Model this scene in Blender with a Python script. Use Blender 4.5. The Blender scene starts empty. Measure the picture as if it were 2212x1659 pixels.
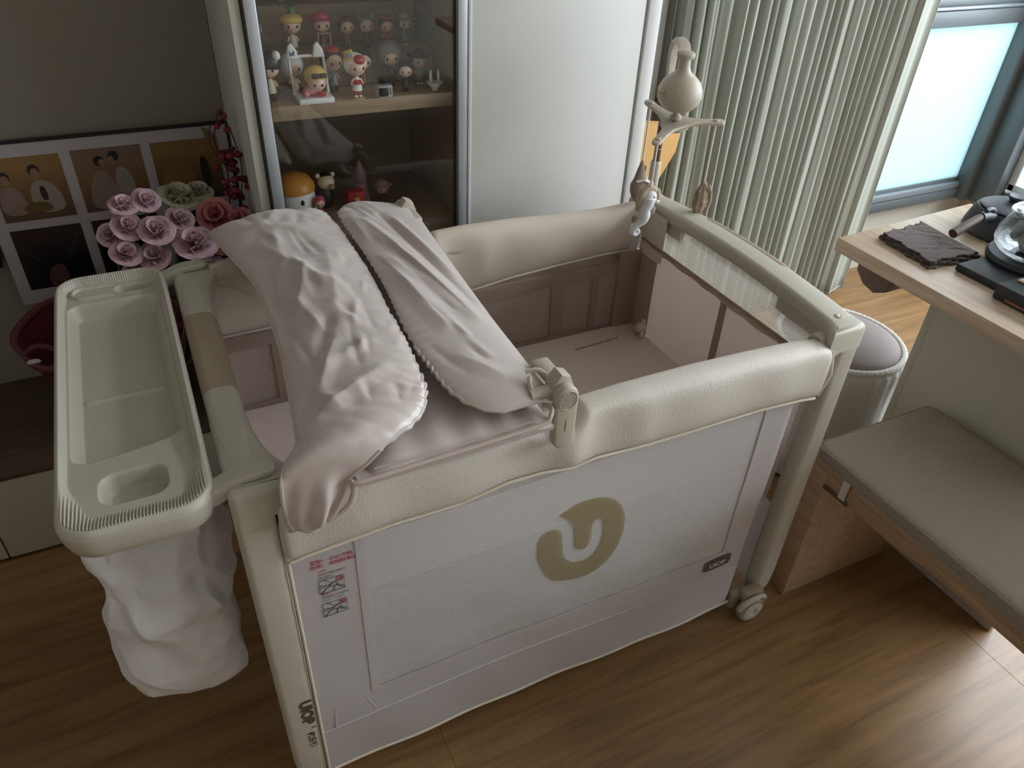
import bpy, bmesh, math, random
import numpy as np
from mathutils import Vector, Matrix
from mathutils import noise as mnoise
from mathutils.geometry import delaunay_2d_cdt
S = bpy.context.scene
COL = S.collection
pi = math.pi
rnd = random.Random(7)

# ------------------------------------------------------------------ camera, world, lights, exposure
yaw, pit, rol = math.radians(27.4273), math.radians(36.1619), math.radians(2.8766)
fw = np.array([math.sin(yaw)*math.cos(pit), math.cos(yaw)*math.cos(pit), -math.sin(pit)])
ri = np.array([math.cos(yaw), -math.sin(yaw), 0.0]); up = np.cross(ri, fw)
r1 = math.cos(rol)*ri+math.sin(rol)*up; u1 = -math.sin(rol)*ri+math.cos(rol)*up
cd = bpy.data.cameras.new('camera'); cam = bpy.data.objects.new('camera', cd); COL.objects.link(cam)
cd.sensor_width = 36.0; cd.sensor_fit = 'HORIZONTAL'; cd.lens = 1630.53/2212*36.0; cd.clip_start = .02
M = Matrix.Identity(4)
for i in range(3):
    M[i][0] = r1[i]; M[i][1] = u1[i]; M[i][2] = -fw[i]
M[0][3], M[1][3], M[2][3] = 0, 0, 1.48
cam.matrix_world = M
S.camera = cam
W = bpy.data.worlds.new('world'); S.world = W; W.use_nodes = True
bg = W.node_tree.nodes['Background']; bg.inputs[0].default_value = (.86, .93, 1.0, 1); bg.inputs[1].default_value = 2.2
def area(name, loc, rot, sx, sy, power, col):
    l = bpy.data.lights.new(name, 'AREA'); l.shape = 'RECTANGLE'; l.size = sx; l.size_y = sy; l.energy = power; l.color = col
    o = bpy.data.objects.new(name, l); COL.objects.link(o); o.location = loc; o.rotation_euler = rot; return o
area('daylight_right_window', (3.75, -.35, 1.75), (0, math.radians(82), 0), 1.7, 4.2, 128, (.955, .975, 1.0))
area('daylight_high_sky', (4.6, .4, 3.7), (0, math.radians(47), 0), 2.2, 3.8, 280, (.98, .985, .985))
area('daylight_back_window', (2.95, 2.5, 1.7), (math.radians(-80), 0, 0), .8, 1.5, 10, (.88, .96, 1.0))
S.view_settings.view_transform = 'Standard'; S.view_settings.look = 'None'
S.view_settings.exposure = 0.14; S.view_settings.gamma = 1.0
S.view_settings.use_curve_mapping = False

# ------------------------------------------------------------------ materials
def lin(c):
    c = c/255.0
    return c/12.92 if c <= .04045 else ((c+.055)/1.055)**2.4
def rgb(r, g, b): return (lin(r), lin(g), lin(b), 1)
MATS = {}
def mat(name, c, rough=.5, metal=0, spec=.5, bump=None, sheen=0, trans=0, coat=0, alt=None, noise_scale=20, mapscale=(1, 1, 1), bs=.3, bd=.002, detail=4):
    if name in MATS: return MATS[name]
    m = bpy.data.materials.new(name); m.use_nodes = True; nt = m.node_tree; b = nt.nodes['Principled BSDF']
    b.inputs['Base Color'].default_value = rgb(*c); b.inputs['Roughness'].default_value = rough
    b.inputs['Metallic'].default_value = metal; b.inputs['Specular IOR Level'].default_value = spec
    if sheen: b.inputs['Sheen Weight'].default_value = sheen
    if coat: b.inputs['Coat Weight'].default_value = coat
    if trans: b.inputs['Transmission Weight'].default_value = trans
    if alt or bump:
        tc = nt.nodes.new('ShaderNodeTexCoord'); mp = nt.nodes.new('ShaderNodeMapping'); mp.inputs['Scale'].default_value = mapscale
        nt.links.new(tc.outputs['Object'], mp.inputs[0])
    if alt:
        n = nt.nodes.new('ShaderNodeTexNoise'); n.inputs['Scale'].default_value = noise_scale; n.inputs['Detail'].default_value = detail
        nt.links.new(mp.outputs[0], n.inputs['Vector'])
        r = nt.nodes.new('ShaderNodeValToRGB'); r.color_ramp.elements[0].position = .36; r.color_ramp.elements[1].position = .66
        r.color_ramp.elements[0].color = rgb(*c); r.color_ramp.elements[1].color = rgb(*alt)
        nt.links.new(n.outputs[0], r.inputs[0]); nt.links.new(r.outputs[0], b.inputs['Base Color'])
    if bump:
        kind, sc = bump
        if kind == 'noise':
            t = nt.nodes.new('ShaderNodeTexNoise'); t.inputs['Detail'].default_value = 3
        elif kind == 'vor':
            t = nt.nodes.new('ShaderNodeTexVoronoi'); t.feature = 'DISTANCE_TO_EDGE'
        else:
            t = nt.nodes.new('ShaderNodeTexWave'); t.inputs['Distortion'].default_value = .6
        t.inputs['Scale'].default_value = sc; nt.links.new(mp.outputs[0], t.inputs['Vector'])
        bp = nt.nodes.new('ShaderNodeBump'); bp.inputs['Strength'].default_value = bs; bp.inputs['Distance'].default_value = bd
        nt.links.new(t.outputs['Distance' if kind == 'vor' else 0], bp.inputs['Height']); nt.links.new(bp.outputs[0], b.inputs['Normal'])
    MATS[name] = m; return m
plastic = mat('beige_plastic', (190, 183, 169), .42, bump=('noise', 900), bs=.05, bd=.0004)
plastic_dk = mat('taupe_pad', (160, 145, 124), .6)
plastic_in = mat('clamp_plastic', (188, 178, 162), .45)
satin = mat('satin', (198, 184, 177), .30, sheen=.35, spec=.6)
satin_edge = mat('satin_piping', (196, 180, 170), .45)
def translucent(m, f):
    nt = m.node_tree; b = nt.nodes['Principled BSDF']; o = nt.nodes['Material Output']
    t = nt.nodes.new('ShaderNodeBsdfTranslucent'); t.inputs[0].default_value = b.inputs['Base Color'].default_value
    x = nt.nodes.new('ShaderNodeMixShader'); x.inputs[0].default_value = f
    nt.links.new(b.outputs[0], x.inputs[1]); nt.links.new(t.outputs[0], x.inputs[2]); nt.links.new(x.outputs[0], o.inputs[0]); return m
leather = mat('leatherette', (212, 203, 192), .5, bump=('vor', 260), bs=.45, bd=.0012, mapscale=(.8, .8, .45))
leather_in = mat('leatherette_smooth', (206, 194, 180), .55)
piping = mat('cream_piping', (214, 204, 184), .6)
fabric = mat('lilac_fabric', (214, 206, 206), .75, bump=('noise', 1400), bs=.15, bd=.0004)
liner = mat('liner_fabric', (206, 190, 180), .85, bump=('noise', 900), bs=.15, bd=.0004)
liner_dk = mat('liner_binding', (164, 144, 130), .85)
bagm = mat('white_bag_cloth', (226, 222, 222), .65, bump=('noise', 700), bs=.1, bd=.0004)
translucent(fabric, .28); translucent(liner, .42); translucent(liner_dk, .3)
mattress_m = mat('mattress_cloth', (214, 199, 188), .8, bump=('noise', 1200), bs=.1, bd=.0003)
white_lam = mat('white_laminate', (222, 221, 216), .35)
alu = mat('aluminium_frame', (196, 200, 204), .35, metal=.55)
walnut = mat('cabinet_interior', (128, 108, 90), .6, alt=(142, 120, 100), noise_scale=6, mapscale=(1, 1, 18))
shelf_wood = mat('shelf_wood', (168, 142, 112), .5, alt=(150, 126, 99), noise_scale=5, mapscale=(2, 20, 20))
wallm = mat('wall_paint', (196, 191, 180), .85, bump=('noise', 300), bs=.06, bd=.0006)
wall_dim = mat('wall_paint_shaded', (138, 128, 117), .85, bump=('noise', 300), bs=.06, bd=.0006)  # greige bay wall, darkened so the recess's shade sits in its colour
ceilm = mat('ceiling_paint', (214, 210, 202), .9)
dark_metal = mat('window_frame_grey', (100, 106, 108), .4, metal=.15)
bench_wood = mat('bench_wood', (182, 150, 120), .45, alt=(166, 134, 104), noise_scale=4, mapscale=(12, 1.2, 14))
desk_wood = mat('desk_wood', (204, 184, 162), .32, alt=(186, 160, 136), noise_scale=5, mapscale=(16, 1.0, 16))
desk_leg_m = mat('desk_panel', (186, 180, 166), .55)
cushion_m = mat('cushion_linen', (160, 148, 136), .85, alt=(150, 138, 126), noise_scale=300, mapscale=(1, 1, 1), bump=('noise', 700), bs=.35, bd=.0008)
curtain_m = mat('curtain_cloth', (154, 157, 144), .6, sheen=.3, bump=('noise', 500), bs=.12, bd=.0006)
pouf_fur = mat('pouf_fur', (216, 212, 206), .9, sheen=.5, bump=('noise', 260), bs=.8, bd=.003)
pouf_seat = mat('pouf_seat', (136, 124, 120), .6, spec=.3)
brown_cloth = mat('brown_cloth', (78, 62, 58), .95, sheen=.2, bump=('noise', 900), bs=.4, bd=.0008)
iron = mat('black_stoneware', (58, 62, 68), .45, bump=('noise', 800), bs=.2, bd=.0004)
blackm = mat('black_tray', (40, 42, 46), .5)
dark_wood = mat('dark_wood', (88, 62, 46), .5)
kraft = mat('orange_board', (206, 160, 96), .7)
white_m = mat('white_gloss', (232, 230, 228), .35)
ink = mat('dark_ink', (88, 78, 66), .7)
logo_ink = mat('logo_ink', (170, 155, 118), .8)
red_ink = mat('red_ink', (176, 66, 72), .8)
grey_ink = mat('grey_ink', (96, 92, 94), .8)
def flat(name, c, rough=.5): return mat(name, c, rough)

def thin_glass(name, tint, refl=.9, rough=.02, mixf=None):
    m = bpy.data.materials.new(name); m.use_nodes = True; nt = m.node_tree; nt.nodes.clear()
    o = nt.nodes.new('ShaderNodeOutputMaterial'); t = nt.nodes.new('ShaderNodeBsdfTransparent'); t.inputs[0].default_value = tint
    g = nt.nodes.new('ShaderNodeBsdfGlossy'); g.inputs[0].default_value = (refl, refl, refl, 1); g.inputs[1].default_value = rough
    lw = nt.nodes.new('ShaderNodeLayerWeight'); lw.inputs[0].default_value = .5
    pw = nt.nodes.new('ShaderNodeMath'); pw.operation = 'POWER'; pw.inputs[1].default_value = 4.0; nt.links.new(lw.outputs['Facing'], pw.inputs[0])
    f = nt.nodes.new('ShaderNodeMath'); f.operation = 'MULTIPLY_ADD'; f.inputs[1].default_value = .75; f.inputs[2].default_value = .045; nt.links.new(pw.outputs[0], f.inputs[0])
    x = nt.nodes.new('ShaderNodeMixShader')
    nt.links.new(f.outputs[0], x.inputs[0]); nt.links.new(t.outputs[0], x.inputs[1]); nt.links.new(g.outputs[0], x.inputs[2]); nt.links.new(x.outputs[0], o.inputs[0])
    MATS[name] = m; return m
glass = thin_glass('clear_glass', (.97, .98, .975, 1))
win_glass = thin_glass('window_glass', (.95, .98, 1, 1))
jar_glass = thin_glass('jar_glass', (.86, .88, .88, 1), 1.0)
def frosted():
    m = bpy.data.materials.new('frosted_film'); m.use_nodes = True; nt = m.node_tree; nt.nodes.clear()
    o = nt.nodes.new('ShaderNodeOutputMaterial'); t = nt.nodes.new('ShaderNodeBsdfTranslucent'); t.inputs[0].default_value = (.66, .84, .86, 1)
    d = nt.nodes.new('ShaderNodeBsdfDiffuse'); d.inputs[0].default_value = (.78, .86, .88, 1)
    x = nt.nodes.new('ShaderNodeMixShader'); x.inputs[0].default_value = .25
    nt.links.new(t.outputs[0], x.inputs[1]); nt.links.new(d.outputs[0], x.inputs[2]); nt.links.new(x.outputs[0], o.inputs[0]); return m
frost = frosted()
def mesh_cloth(name, c, px=.0030, pz=.0043, hole=.30, soft=False):
    """woven net: rows of small see-through holes, staggered (object space)"""
    m = bpy.data.materials.new(name); m.use_nodes = True; nt = m.node_tree; b = nt.nodes['Principled BSDF']; out = nt.nodes['Material Output']
    b.inputs['Base Color'].default_value = rgb(*c); b.inputs['Roughness'].default_value = .8
    tl = nt.nodes.new('ShaderNodeBsdfTranslucent'); tl.inputs[0].default_value = rgb(*c); mx = nt.nodes.new('ShaderNodeMixShader'); mx.inputs[0].default_value = .35
    nt.links.new(b.outputs[0], mx.inputs[1]); nt.links.new(tl.outputs[0], mx.inputs[2])
    uv = nt.nodes.new('ShaderNodeUVMap'); uv.uv_map = 'cloth'
    sx = nt.nodes.new('ShaderNodeSeparateXYZ'); nt.links.new(uv.outputs[0], sx.inputs[0])
    def mth(op, a, bv=None, c2=None):
        n = nt.nodes.new('ShaderNodeMath'); n.operation = op
        for i, v in enumerate((a, bv, c2)):
            if v is None: continue
            if isinstance(v, (int, float)): n.inputs[i].default_value = v
            else: nt.links.new(v, n.inputs[i])
        return n.outputs[0]
    v = mth('DIVIDE', sx.outputs[1], pz); row = mth('FLOOR', v); half = mth('MULTIPLY', mth('MODULO', row, 2.0), .5)
    u = mth('ADD', mth('DIVIDE', sx.outputs[0], px), half)
    fu = mth('SUBTRACT', mth('FRACT', u), .5); fv = mth('SUBTRACT', mth('FRACT', v), .5)
    d = mth('ADD', mth('MULTIPLY', mth('MULTIPLY', fu, fu), .45), mth('MULTIPLY', mth('MULTIPLY', fv, fv), 1.9))
    h = mth('LESS_THAN', d, hole*hole)
    t = nt.nodes.new('ShaderNodeBsdfTransparent'); x = nt.nodes.new('ShaderNodeMixShader')
    nt.links.new(h, x.inputs[0]); nt.links.new(mx.outputs[0], x.inputs[1]); nt.links.new(t.outputs[0], x.inputs[2]); nt.links.new(x.outputs[0], out.inputs[0])
    return m
net = mesh_cloth('white_net', (243, 241, 240), hole=.23)
net_logo = mesh_cloth('logo_net', (172, 158, 122), hole=.2)
net_in = mesh_cloth('liner_net', (196, 180, 168), hole=.27)
net_end = mesh_cloth('end_net', (206, 198, 186), px=.0045, pz=.0045, hole=.27)

def floor_mat():
    m = bpy.data.materials.new('oak_floor'); m.use_nodes = True; nt = m.node_tree; b = nt.nodes['Principled BSDF']
    tc = nt.nodes.new('ShaderNodeTexCoord'); geo = nt.nodes.new('ShaderNodeNewGeometry')
    oi = nt.nodes.new('ShaderNodeObjectInfo')
    mp = nt.nodes.new('ShaderNodeMapping'); mp.inputs['Scale'].default_value = (1.1, 14, 1)
    nt.links.new(geo.outputs['Position'], mp.inputs[0])
    n = nt.nodes.new('ShaderNodeTexNoise'); n.inputs['Scale'].default_value = 2.2; n.inputs['Detail'].default_value = 7; n.inputs['Roughness'].default_value = .62; n.inputs['Distortion'].default_value = .5
    nt.links.new(mp.outputs[0], n.inputs['Vector'])
    r = nt.nodes.new('ShaderNodeValToRGB'); r.color_ramp.elements[0].position = .30; r.color_ramp.elements[1].position = .72
    r.color_ramp.elements[0].color = rgb(110, 80, 49); r.color_ramp.elements[1].color = rgb(152, 117, 76)
    nt.links.new(n.outputs[0], r.inputs[0]); nt.links.new(r.outputs[0], b.inputs['Base Color'])
    b.inputs['Roughness'].default_value = .36; b.inputs['Specular IOR Level'].default_value = .5
    bp = nt.nodes.new('ShaderNodeBump'); bp.inputs['Strength'].default_value = .08; bp.inputs['Distance'].default_value = .001
    nt.links.new(n.outputs[0], bp.inputs['Height']); nt.links.new(bp.outputs[0], b.inputs['Normal'])
    return m
oak = floor_mat()

# ------------------------------------------------------------------ geometry helpers: each returns (verts, faces)
def box(x0, x1, y0, y1, z0, z1, bev=.003, seg=2):
    bm = bmesh.new(); bmesh.ops.create_cube(bm, size=1)
    for v in bm.verts:
        v.co = Vector(((x0+x1)/2+v.co.x*(x1-x0), (y0+y1)/2+v.co.y*(y1-y0), (z0+z1)/2+v.co.z*(z1-z0)))
    if bev > 0:
        b = min(bev, .49*min(x1-x0, y1-y0, z1-z0))
        bmesh.ops.bevel(bm, geom=bm.edges[:], offset=b, segments=seg, profile=.5, affect='EDGES')
    return frombm(bm)
def frombm(bm):
    bm.verts.index_update(); V = [tuple(v.co) for v in bm.verts]; F = [[v.index for v in f.verts] for f in bm.faces]; bm.free(); return V, F
def merge(*ms):
    V, F = [], []
    for v, f in ms:
        o = len(V); V += [tuple(p) for p in v]; F += [[i+o for i in q] for q in f]
    return V, F
def xf(m, M4):
    return [tuple(M4 @ Vector(p)) for p in m[0]], m[1]
def rot(m, axis, deg, c=(0, 0, 0)):
    return xf(m, Matrix.Translation(c) @ Matrix.Rotation(math.radians(deg), 4, axis) @ Matrix.Translation([-q for q in c]))
def mv(m, d): return [(p[0]+d[0], p[1]+d[1], p[2]+d[2]) for p in m[0]], m[1]
def loft(rings, cap=True, closed=True):
    n = len(rings[0]); V = [tuple(p) for r in rings for p in r]; F = []
    for i in range(len(rings)-1):
        for j in range(n if closed else n-1):
            k = (j+1) % n; F.append([i*n+j, i*n+k, (i+1)*n+k, (i+1)*n+j])
    if cap and closed:
        F.append(list(range(n))[::-1]); F.append([(len(rings)-1)*n+j for j in range(n)])
    return V, F
def lathe(prof, c=(0, 0, 0), n=24, sx=1, sy=1, axis=None):
    rings = [[(r*math.cos(2*pi*j/n)*sx, r*math.sin(2*pi*j/n)*sy, z) for j in range(n)] for r, z in prof]
    V, F = loft(rings)
    if axis is not None:
        q = Vector((0, 0, 1)).rotation_difference(Vector(axis).normalized()); V = [tuple(q @ Vector(p)) for p in V]
    return [(p[0]+c[0], p[1]+c[1], p[2]+c[2]) for p in V], F
def tube(pts, r, n=10, closed=False, sy=1.0):
    P = [Vector(p) for p in pts]; m = len(P); R = r if isinstance(r, (list, tuple)) else [r]*m
    rings = []; prev = None
    for i in range(m):
        if closed: t = (P[(i+1) % m]-P[i-1])
        else: t = P[min(i+1, m-1)]-P[max(i-1, 0)]
        t.normalize()
        if prev is None:
            a = Vector((0, 0, 1)) if abs(t.z) < .9 else Vector((1, 0, 0)); nn = (a-t*a.dot(t)).normalized()
        else: nn = (prev-t*prev.dot(t)).normalized()
        prev = nn; b = t.cross(nn)
        rings.append([P[i]+nn*math.cos(2*pi*j/n)*R[i]*sy+b*math.sin(2*pi*j/n)*R[i] for j in range(n)])
    if closed:
        V, F = loft(rings, cap=False); k = (m-1)*n
        for j in range(n): F.append([k+j, k+(j+1) % n, (j+1) % n, j])
        return V, F
    return loft(rings)
def ell(c, r, nu=16, nv=10, M3=None):
    rings = []
    for i in range(1, nv):
        a = pi*i/nv; rings.append([(math.sin(a)*math.cos(2*pi*j/nu)*r[0], math.sin(a)*math.sin(2*pi*j/nu)*r[1], -math.cos(a)*r[2]) for j in range(nu)])
    V, F = loft(rings, cap=False); V = list(V); b = len(V); V.append((0, 0, -r[2])); V.append((0, 0, r[2]))
    for j in range(nu):
        F.append([j, b, (j+1) % nu][::-1]); k = (nv-2)*nu; F.append([k+j, k+(j+1) % nu, b+1])
    if M3: V = [tuple(M3 @ Vector(p)) for p in V]
    return [(p[0]+c[0], p[1]+c[1], p[2]+c[2]) for p in V], F
def grid(fn, nu, nv, skip=None):
    V = [tuple(fn(i/nu, j/nv)) for j in range(nv+1) for i in range(nu+1)]; F = []
    for j in range(nv):
        for i in range(nu):
            if skip and skip((i+.5)/nu, (j+.5)/nv): continue
            a = j*(nu+1)+i; F.append([a, a+1, a+nu+2, a+nu+1])
    return V, F
def prism(poly, ax, t0, t1, bev=0, seg=2, top=False):
    """poly: 2-D points in the two other axes (order of increasing axis index)"""
    bm = bmesh.new(); n = len(poly)
    def P(p, t):
        q = [p[0], p[1]]; q.insert(ax, t); return q
    a = [bm.verts.new(P(p, t0)) for p in poly]; b = [bm.verts.new(P(p, t1)) for p in poly]
    bm.faces.new(a); bm.faces.new(b[::-1])
    for i in range(n): bm.faces.new([a[i], b[i], b[(i+1) % n], a[(i+1) % n]])
    bmesh.ops.recalc_face_normals(bm, faces=bm.faces[:])
    if bev:
        es = [e for e in bm.edges if len(e.link_faces) == 2 and (abs(e.verts[0].co[ax]-e.verts[1].co[ax]) < 1e-7) and e.calc_face_angle(0) > .5 and (not top or abs(e.verts[0].co[ax]-t1) < 1e-6)]
        bmesh.ops.bevel(bm, geom=es, offset=bev, segments=seg, profile=.5, affect='EDGES')
    return frombm(bm)
def fillpoly(poly, depth, step=None):
    """2-D outline -> triangulated sheet; depth(u, v) gives 3-D point"""
    pts = [Vector(p) for p in poly]; n = len(pts); extra = []
    if step:
        xs = [p[0] for p in poly]; ys = [p[1] for p in poly]
        x = min(xs)+step/2
        while x < max(xs):
            y = min(ys)+step/2
            while y < max(ys):
                ins = False; j = n-1
                for i in range(n):
                    if (poly[i][1] > y) != (poly[j][1] > y) and x < (poly[j][0]-poly[i][0])*(y-poly[i][1])/(poly[j][1]-poly[i][1])+poly[i][0]: ins = not ins
                    j = i
                if ins: extra.append(Vector((x, y)))
                y += step
            x += step
    r = delaunay_2d_cdt(pts+extra, [], [list(range(n))], 1, 1e-7)
    return [tuple(depth(p.x, p.y)) for p in r[0]], [list(f) for f in r[2]]
def smooth_poly(poly, it=2):
    for _ in range(it):
        q = []; n = len(poly)
        for i in range(n):
            a, b = poly[i], poly[(i+1) % n]
            q += [(.75*a[0]+.25*b[0], .75*a[1]+.25*b[1]), (.25*a[0]+.75*b[0], .25*a[1]+.75*b[1])]
        poly = q
    return poly
def crspline(pts, k=8, closed=False):
    P = [np.array(p, float) for p in pts]; out = []; n = len(P)
    rng = range(n if closed else n-1)
    for i in rng:
        p0, p1, p2, p3 = (P[i-1] if (closed or i > 0) else P[0]), P[i], P[(i+1) % n], (P[(i+2) % n] if (closed or i+2 < n) else P[-1])
        for t in np.linspace(0, 1, k, endpoint=False):
            out.append(.5*((2*p1)+(-p0+p2)*t+(2*p0-5*p1+4*p2-p3)*t*t+(-p0+3*p1-3*p2+p3)*t**3))
    if not closed: out.append(P[-1])
    return [tuple(o) for o in out]
def hump(x, c, w): return math.exp(-((x-c)/w)**2)
def sstep(a, b, x):
    t = max(0, min(1, (x-a)/(b-a))) if a != b else 0
    return t*t*(3-2*t)

# ------------------------------------------------------------------ object helpers
ORI = {}
def tagit(o, label=None, cat=None, group=None, kind=None):
    if label: o['label'] = label
    if cat: o['category'] = cat
    if group: o['group'] = group
    if kind: o['kind'] = kind
    return o
def thing(name, loc, label, cat, group=None):
    o = bpy.data.objects.new(name, None); COL.objects.link(o); o.location = loc; o.empty_display_size = .05
    ORI[o.name] = Vector(loc); return tagit(o, label, cat, group)
def ob(name, m, material, parent=None, label=None, cat=None, group=None, kind=None, ang=35, origin=None, uv=None, local=False):
    V, F = m
    if parent is not None: base = ORI[parent.name]
    else: base = Vector(origin) if origin is not None else Vector(V[0])*0
    off = Vector((0, 0, 0)) if local else base
    me = bpy.data.meshes.new(name); me.from_pydata([(p[0]-off.x, p[1]-off.y, p[2]-off.z) for p in V], [], F)
    bm = bmesh.new(); bm.from_mesh(me); bmesh.ops.recalc_face_normals(bm, faces=bm.faces[:]); bm.to_mesh(me); bm.free()
    me.polygons.foreach_set('use_smooth', [True]*len(me.polygons))
    if ang is not None: me.set_sharp_from_angle(angle=math.radians(ang))
    if uv is not None:
        l = me.uv_layers.new(name='cloth'); a, b = uv
        l.data.foreach_set('uv', [c for lp in me.loops for c in ((V[lp.vertex_index][a], V[lp.vertex_index][b]))])
    me.materials.append(material)
    o = bpy.data.objects.new(name, me); COL.objects.link(o)
    if parent is not None: o.parent = parent
    else: o.location = base if not local else (0, 0, 0)
    ORI[o.name] = base if not local else Vector((0, 0, 0))
    return tagit(o, label, cat, group, kind)
def solid(o, t, off=-1):
    md = o.modifiers.new('thickness', 'SOLIDIFY'); md.thickness = t; md.offset = off; return o
def struct(name, m, material, parent=None, **k): return ob(name, m, material, parent, kind='structure', **k)
def textmesh(body, size, font_fix=None, extr=0.0, bold=0.0):
    c = bpy.data.curves.new('t', 'FONT'); c.body = body; c.size = size; c.extrude = extr; c.offset = bold; c.resolution_u = 3
    o = bpy.data.objects.new('t', c); COL.objects.link(o); bpy.context.view_layer.update()
    me = bpy.data.meshes.new_from_object(o.evaluated_get(bpy.context.evaluated_depsgraph_get()))
    V = [tuple(v.co) for v in me.vertices]; F = [list(p.vertices) for p in me.polygons]
    bpy.data.objects.remove(o); bpy.data.meshes.remove(me); return V, F

# ================================================================== ROOM SHELL
XL, XR, YF, YB, ZC = -1.9, 3.25, -1.9, 2.0, 2.6
fl = struct('floor', box(XL-.1, XR+.1, YF-.1, YB+.1, -.06, -.0125, 0), mat('subfloor', (60, 44, 30), .8))
ORI[fl.name] = Vector((0, 0, 0))
xs = [-1.9, -.93, .28, 1.49, 2.7, 3.25]; ys = [-1.9, -1.55, -.75, .05, .85, 1.65, 2.0]
for a, b in zip(xs[:-1], xs[1:]):
    for c, d in zip(ys[:-1], ys[1:]):
        ob('floor_board', box(a+.00025, b-.00025, c+.0002, d-.0002, -.012, 0, .0004, 1), oak, fl)
struct('ceiling', box(XL, XR+.2, YF, YB+.2, ZC, ZC+.1, 0), ceilm)
struct('wall_left', box(XL-.1, XL, YF, YB, 0, ZC, 0), wallm)
struct('wall_front', box(XL, XR, YF-.1, YF, 0, ZC, 0), wallm)
# back wall: solid to x = 2.35, then a window band
struct('wall_back', merge(box(XL, 1.6, YB, YB+.1, 0, ZC, 0), box(1.6, XR+.1, YB, YB+.1, 0, .27, 0), box(1.6, XR+.1, YB, YB+.1, 2.35, ZC, 0)), wallm)
struct('wall_right', merge(box(XR, XR+.1, YF, YB, 0, .27, 0), box(XR, XR+.1, YF, YB, 2.35, ZC, 0), box(XR, XR+.1, YF, -1.8, .27, 2.35, 0)), wallm)
# window_1 : in the back wall, frosted lower pane
w1 = bpy.data.objects.new('window_1', None); COL.objects.link(w1); w1.location = (2.4, YB, .27); ORI['window_1'] = Vector(w1.location); w1['kind'] = 'structure'
y0 = 1.96
ob('frame_rail', box(1.6, XR, y0, y0+.06, .275, .315, .004), dark_metal, w1)
ob('sill_track', box(1.6, XR, y0+.005, y0+.05, .318, .345, .003), mat('track_grey', (150, 158, 164), .35, metal=.4), w1)
ob('glazing_bead', box(1.6, XR, y0+.022, y0+.05, .345, .36, .003), dark_metal, w1)
ob('transom', box(1.6, XR, y0, y0+.06, .975, 1.03, .004), dark_metal, w1)
ob('transom_bead', merge(box(1.6, XR, y0-.004, y0+.03, 1.033, 1.043, .002), ), mat('track_grey', (150, 158, 164)), w1)
ob('upper_track', box(1.6, XR, y0+.01, y0+.05, 1.045, 1.07, .003), dark_metal, w1)
ob('frame_rail', box(1.6, XR, y0, y0+.06, 2.30, 2.35, .004), dark_metal, w1)
ob('jamb', box(1.57, 1.63, y0, y0+.06, .27, 2.35, .004), dark_metal, w1)
ob('mullion', box(2.40, 2.45, y0+.002, y0+.058, .275, 2.35, .004), dark_metal, w1)
ob('corner_post', merge(box(3.14, 3.25, 1.93, 2.02, .27, 2.35, .005), box(3.185, 3.255, 1.83, 1.95, .27, 2.35, .005)), dark_metal, w1)
ob('frosted_pane', box(1.62, 3.16, y0+.028, y0+.034, .35, .98, 0), frost, w1)
ob('clear_pane', box(1.62, 3.16, y0+.028, y0+.034, 1.05, 2.31, 0), win_glass, w1)
# window_2 : in the right wall
w2 = bpy.data.objects.new('window_2', None); COL.objects.link(w2); w2.location = (XR, .3, .27); ORI['window_2'] = Vector(w2.location); w2['kind'] = 'structure'
ob('frame_rail', box(XR-.01, XR+.06, -1.8, 1.9, .27, .335, .004), dark_metal, w2)
ob('sash_rail', box(XR+.0, XR+.04, -1.78, 1.83, .345, .375, .004), mat('sash_white', (206, 216, 220), .35), w2)
ob('sash_stile', box(XR+.0, XR+.04, 1.80, 1.835, .345, 2.31, .004), mat('sash_white', (206, 216, 220)), w2)
ob('frame_rail', box(XR-.01, XR+.06, -1.8, 1.9, 2.30, 2.35, .004), dark_metal, w2)
for yy in (.9, -.2, -1.25): ob('mullion', box(XR-.005, XR+.05, yy-.025, yy+.025, .335, 2.31, .004), dark_metal, w2)
ob('clear_pane', box(XR+.018, XR+.024, -1.78, 1.82, .37, 2.31, 0), win_glass, w2)
struct('trim_1', box(1.425, 1.475, 1.972, 2.0, 0, ZC, .006), white_lam)

# ================================================================== DISPLAY CABINET
cab = thing('display_cabinet', (.68, 1.8, 0), 'tall white cabinet with one glazed door onto shelves of toys and one plain white door', 'cabinet')
YC = 1.608; HC = 2.4
ob('side_panel', box(.204, .224, YC+.004, YB-.01, 0, HC, .001), white_lam, cab)
ob('side_panel', box(1.132, 1.152, YC+.02, YB-.01, 0, HC, .001), white_lam, cab)
ob('divider_panel', box(.672, .690, YC+.022, YB-.02, 0, HC, .001), walnut, cab)
ob('back_panel', box(.224, 1.132, YB-.022, YB-.012, 0, HC, 0), walnut, cab)
ob('inner_lining', merge(box(.225, .231, YC+.03, YB-.022, .05, HC-.02, 0)), walnut, cab)
ob('top_panel', box(.204, 1.152, YC+.02, YB-.01, HC, HC+.02, .001), white_lam, cab)
ob('bottom_panel', box(.224, 1.132, YC+.02, YB-.02, .05, .07, .001), white_lam, cab)
ob('edge_strip', box(.2035, .2245, YC-.006, YC+.006, 0, HC, .002), mat('edge_cream', (206, 202, 188), .5), cab)
ob('shelf', box(.231, .672, YC+.030, YB-.022, .972, 1.002, .001), shelf_wood, cab)
ob('shelf', box(.231, .672, YC+.030, YB-.022, .670, .700, .001), shelf_wood, cab)
ob('shelf', box(.231, .672, YC+.030, YB-.022, 1.36, 1.39, .001), shelf_wood, cab)
gd = ob('glass_door', merge(box(.2285, .252, YC-.02, YC, .08, HC-.01, .003), box(.655, .678, YC-.02, YC, .08, HC-.01, .003),
    box(.252, .655, YC-.02, YC, .08, .105, .003), box(.252, .655, YC-.02, YC, HC-.035, HC-.01, .003)), alu, cab)
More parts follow.
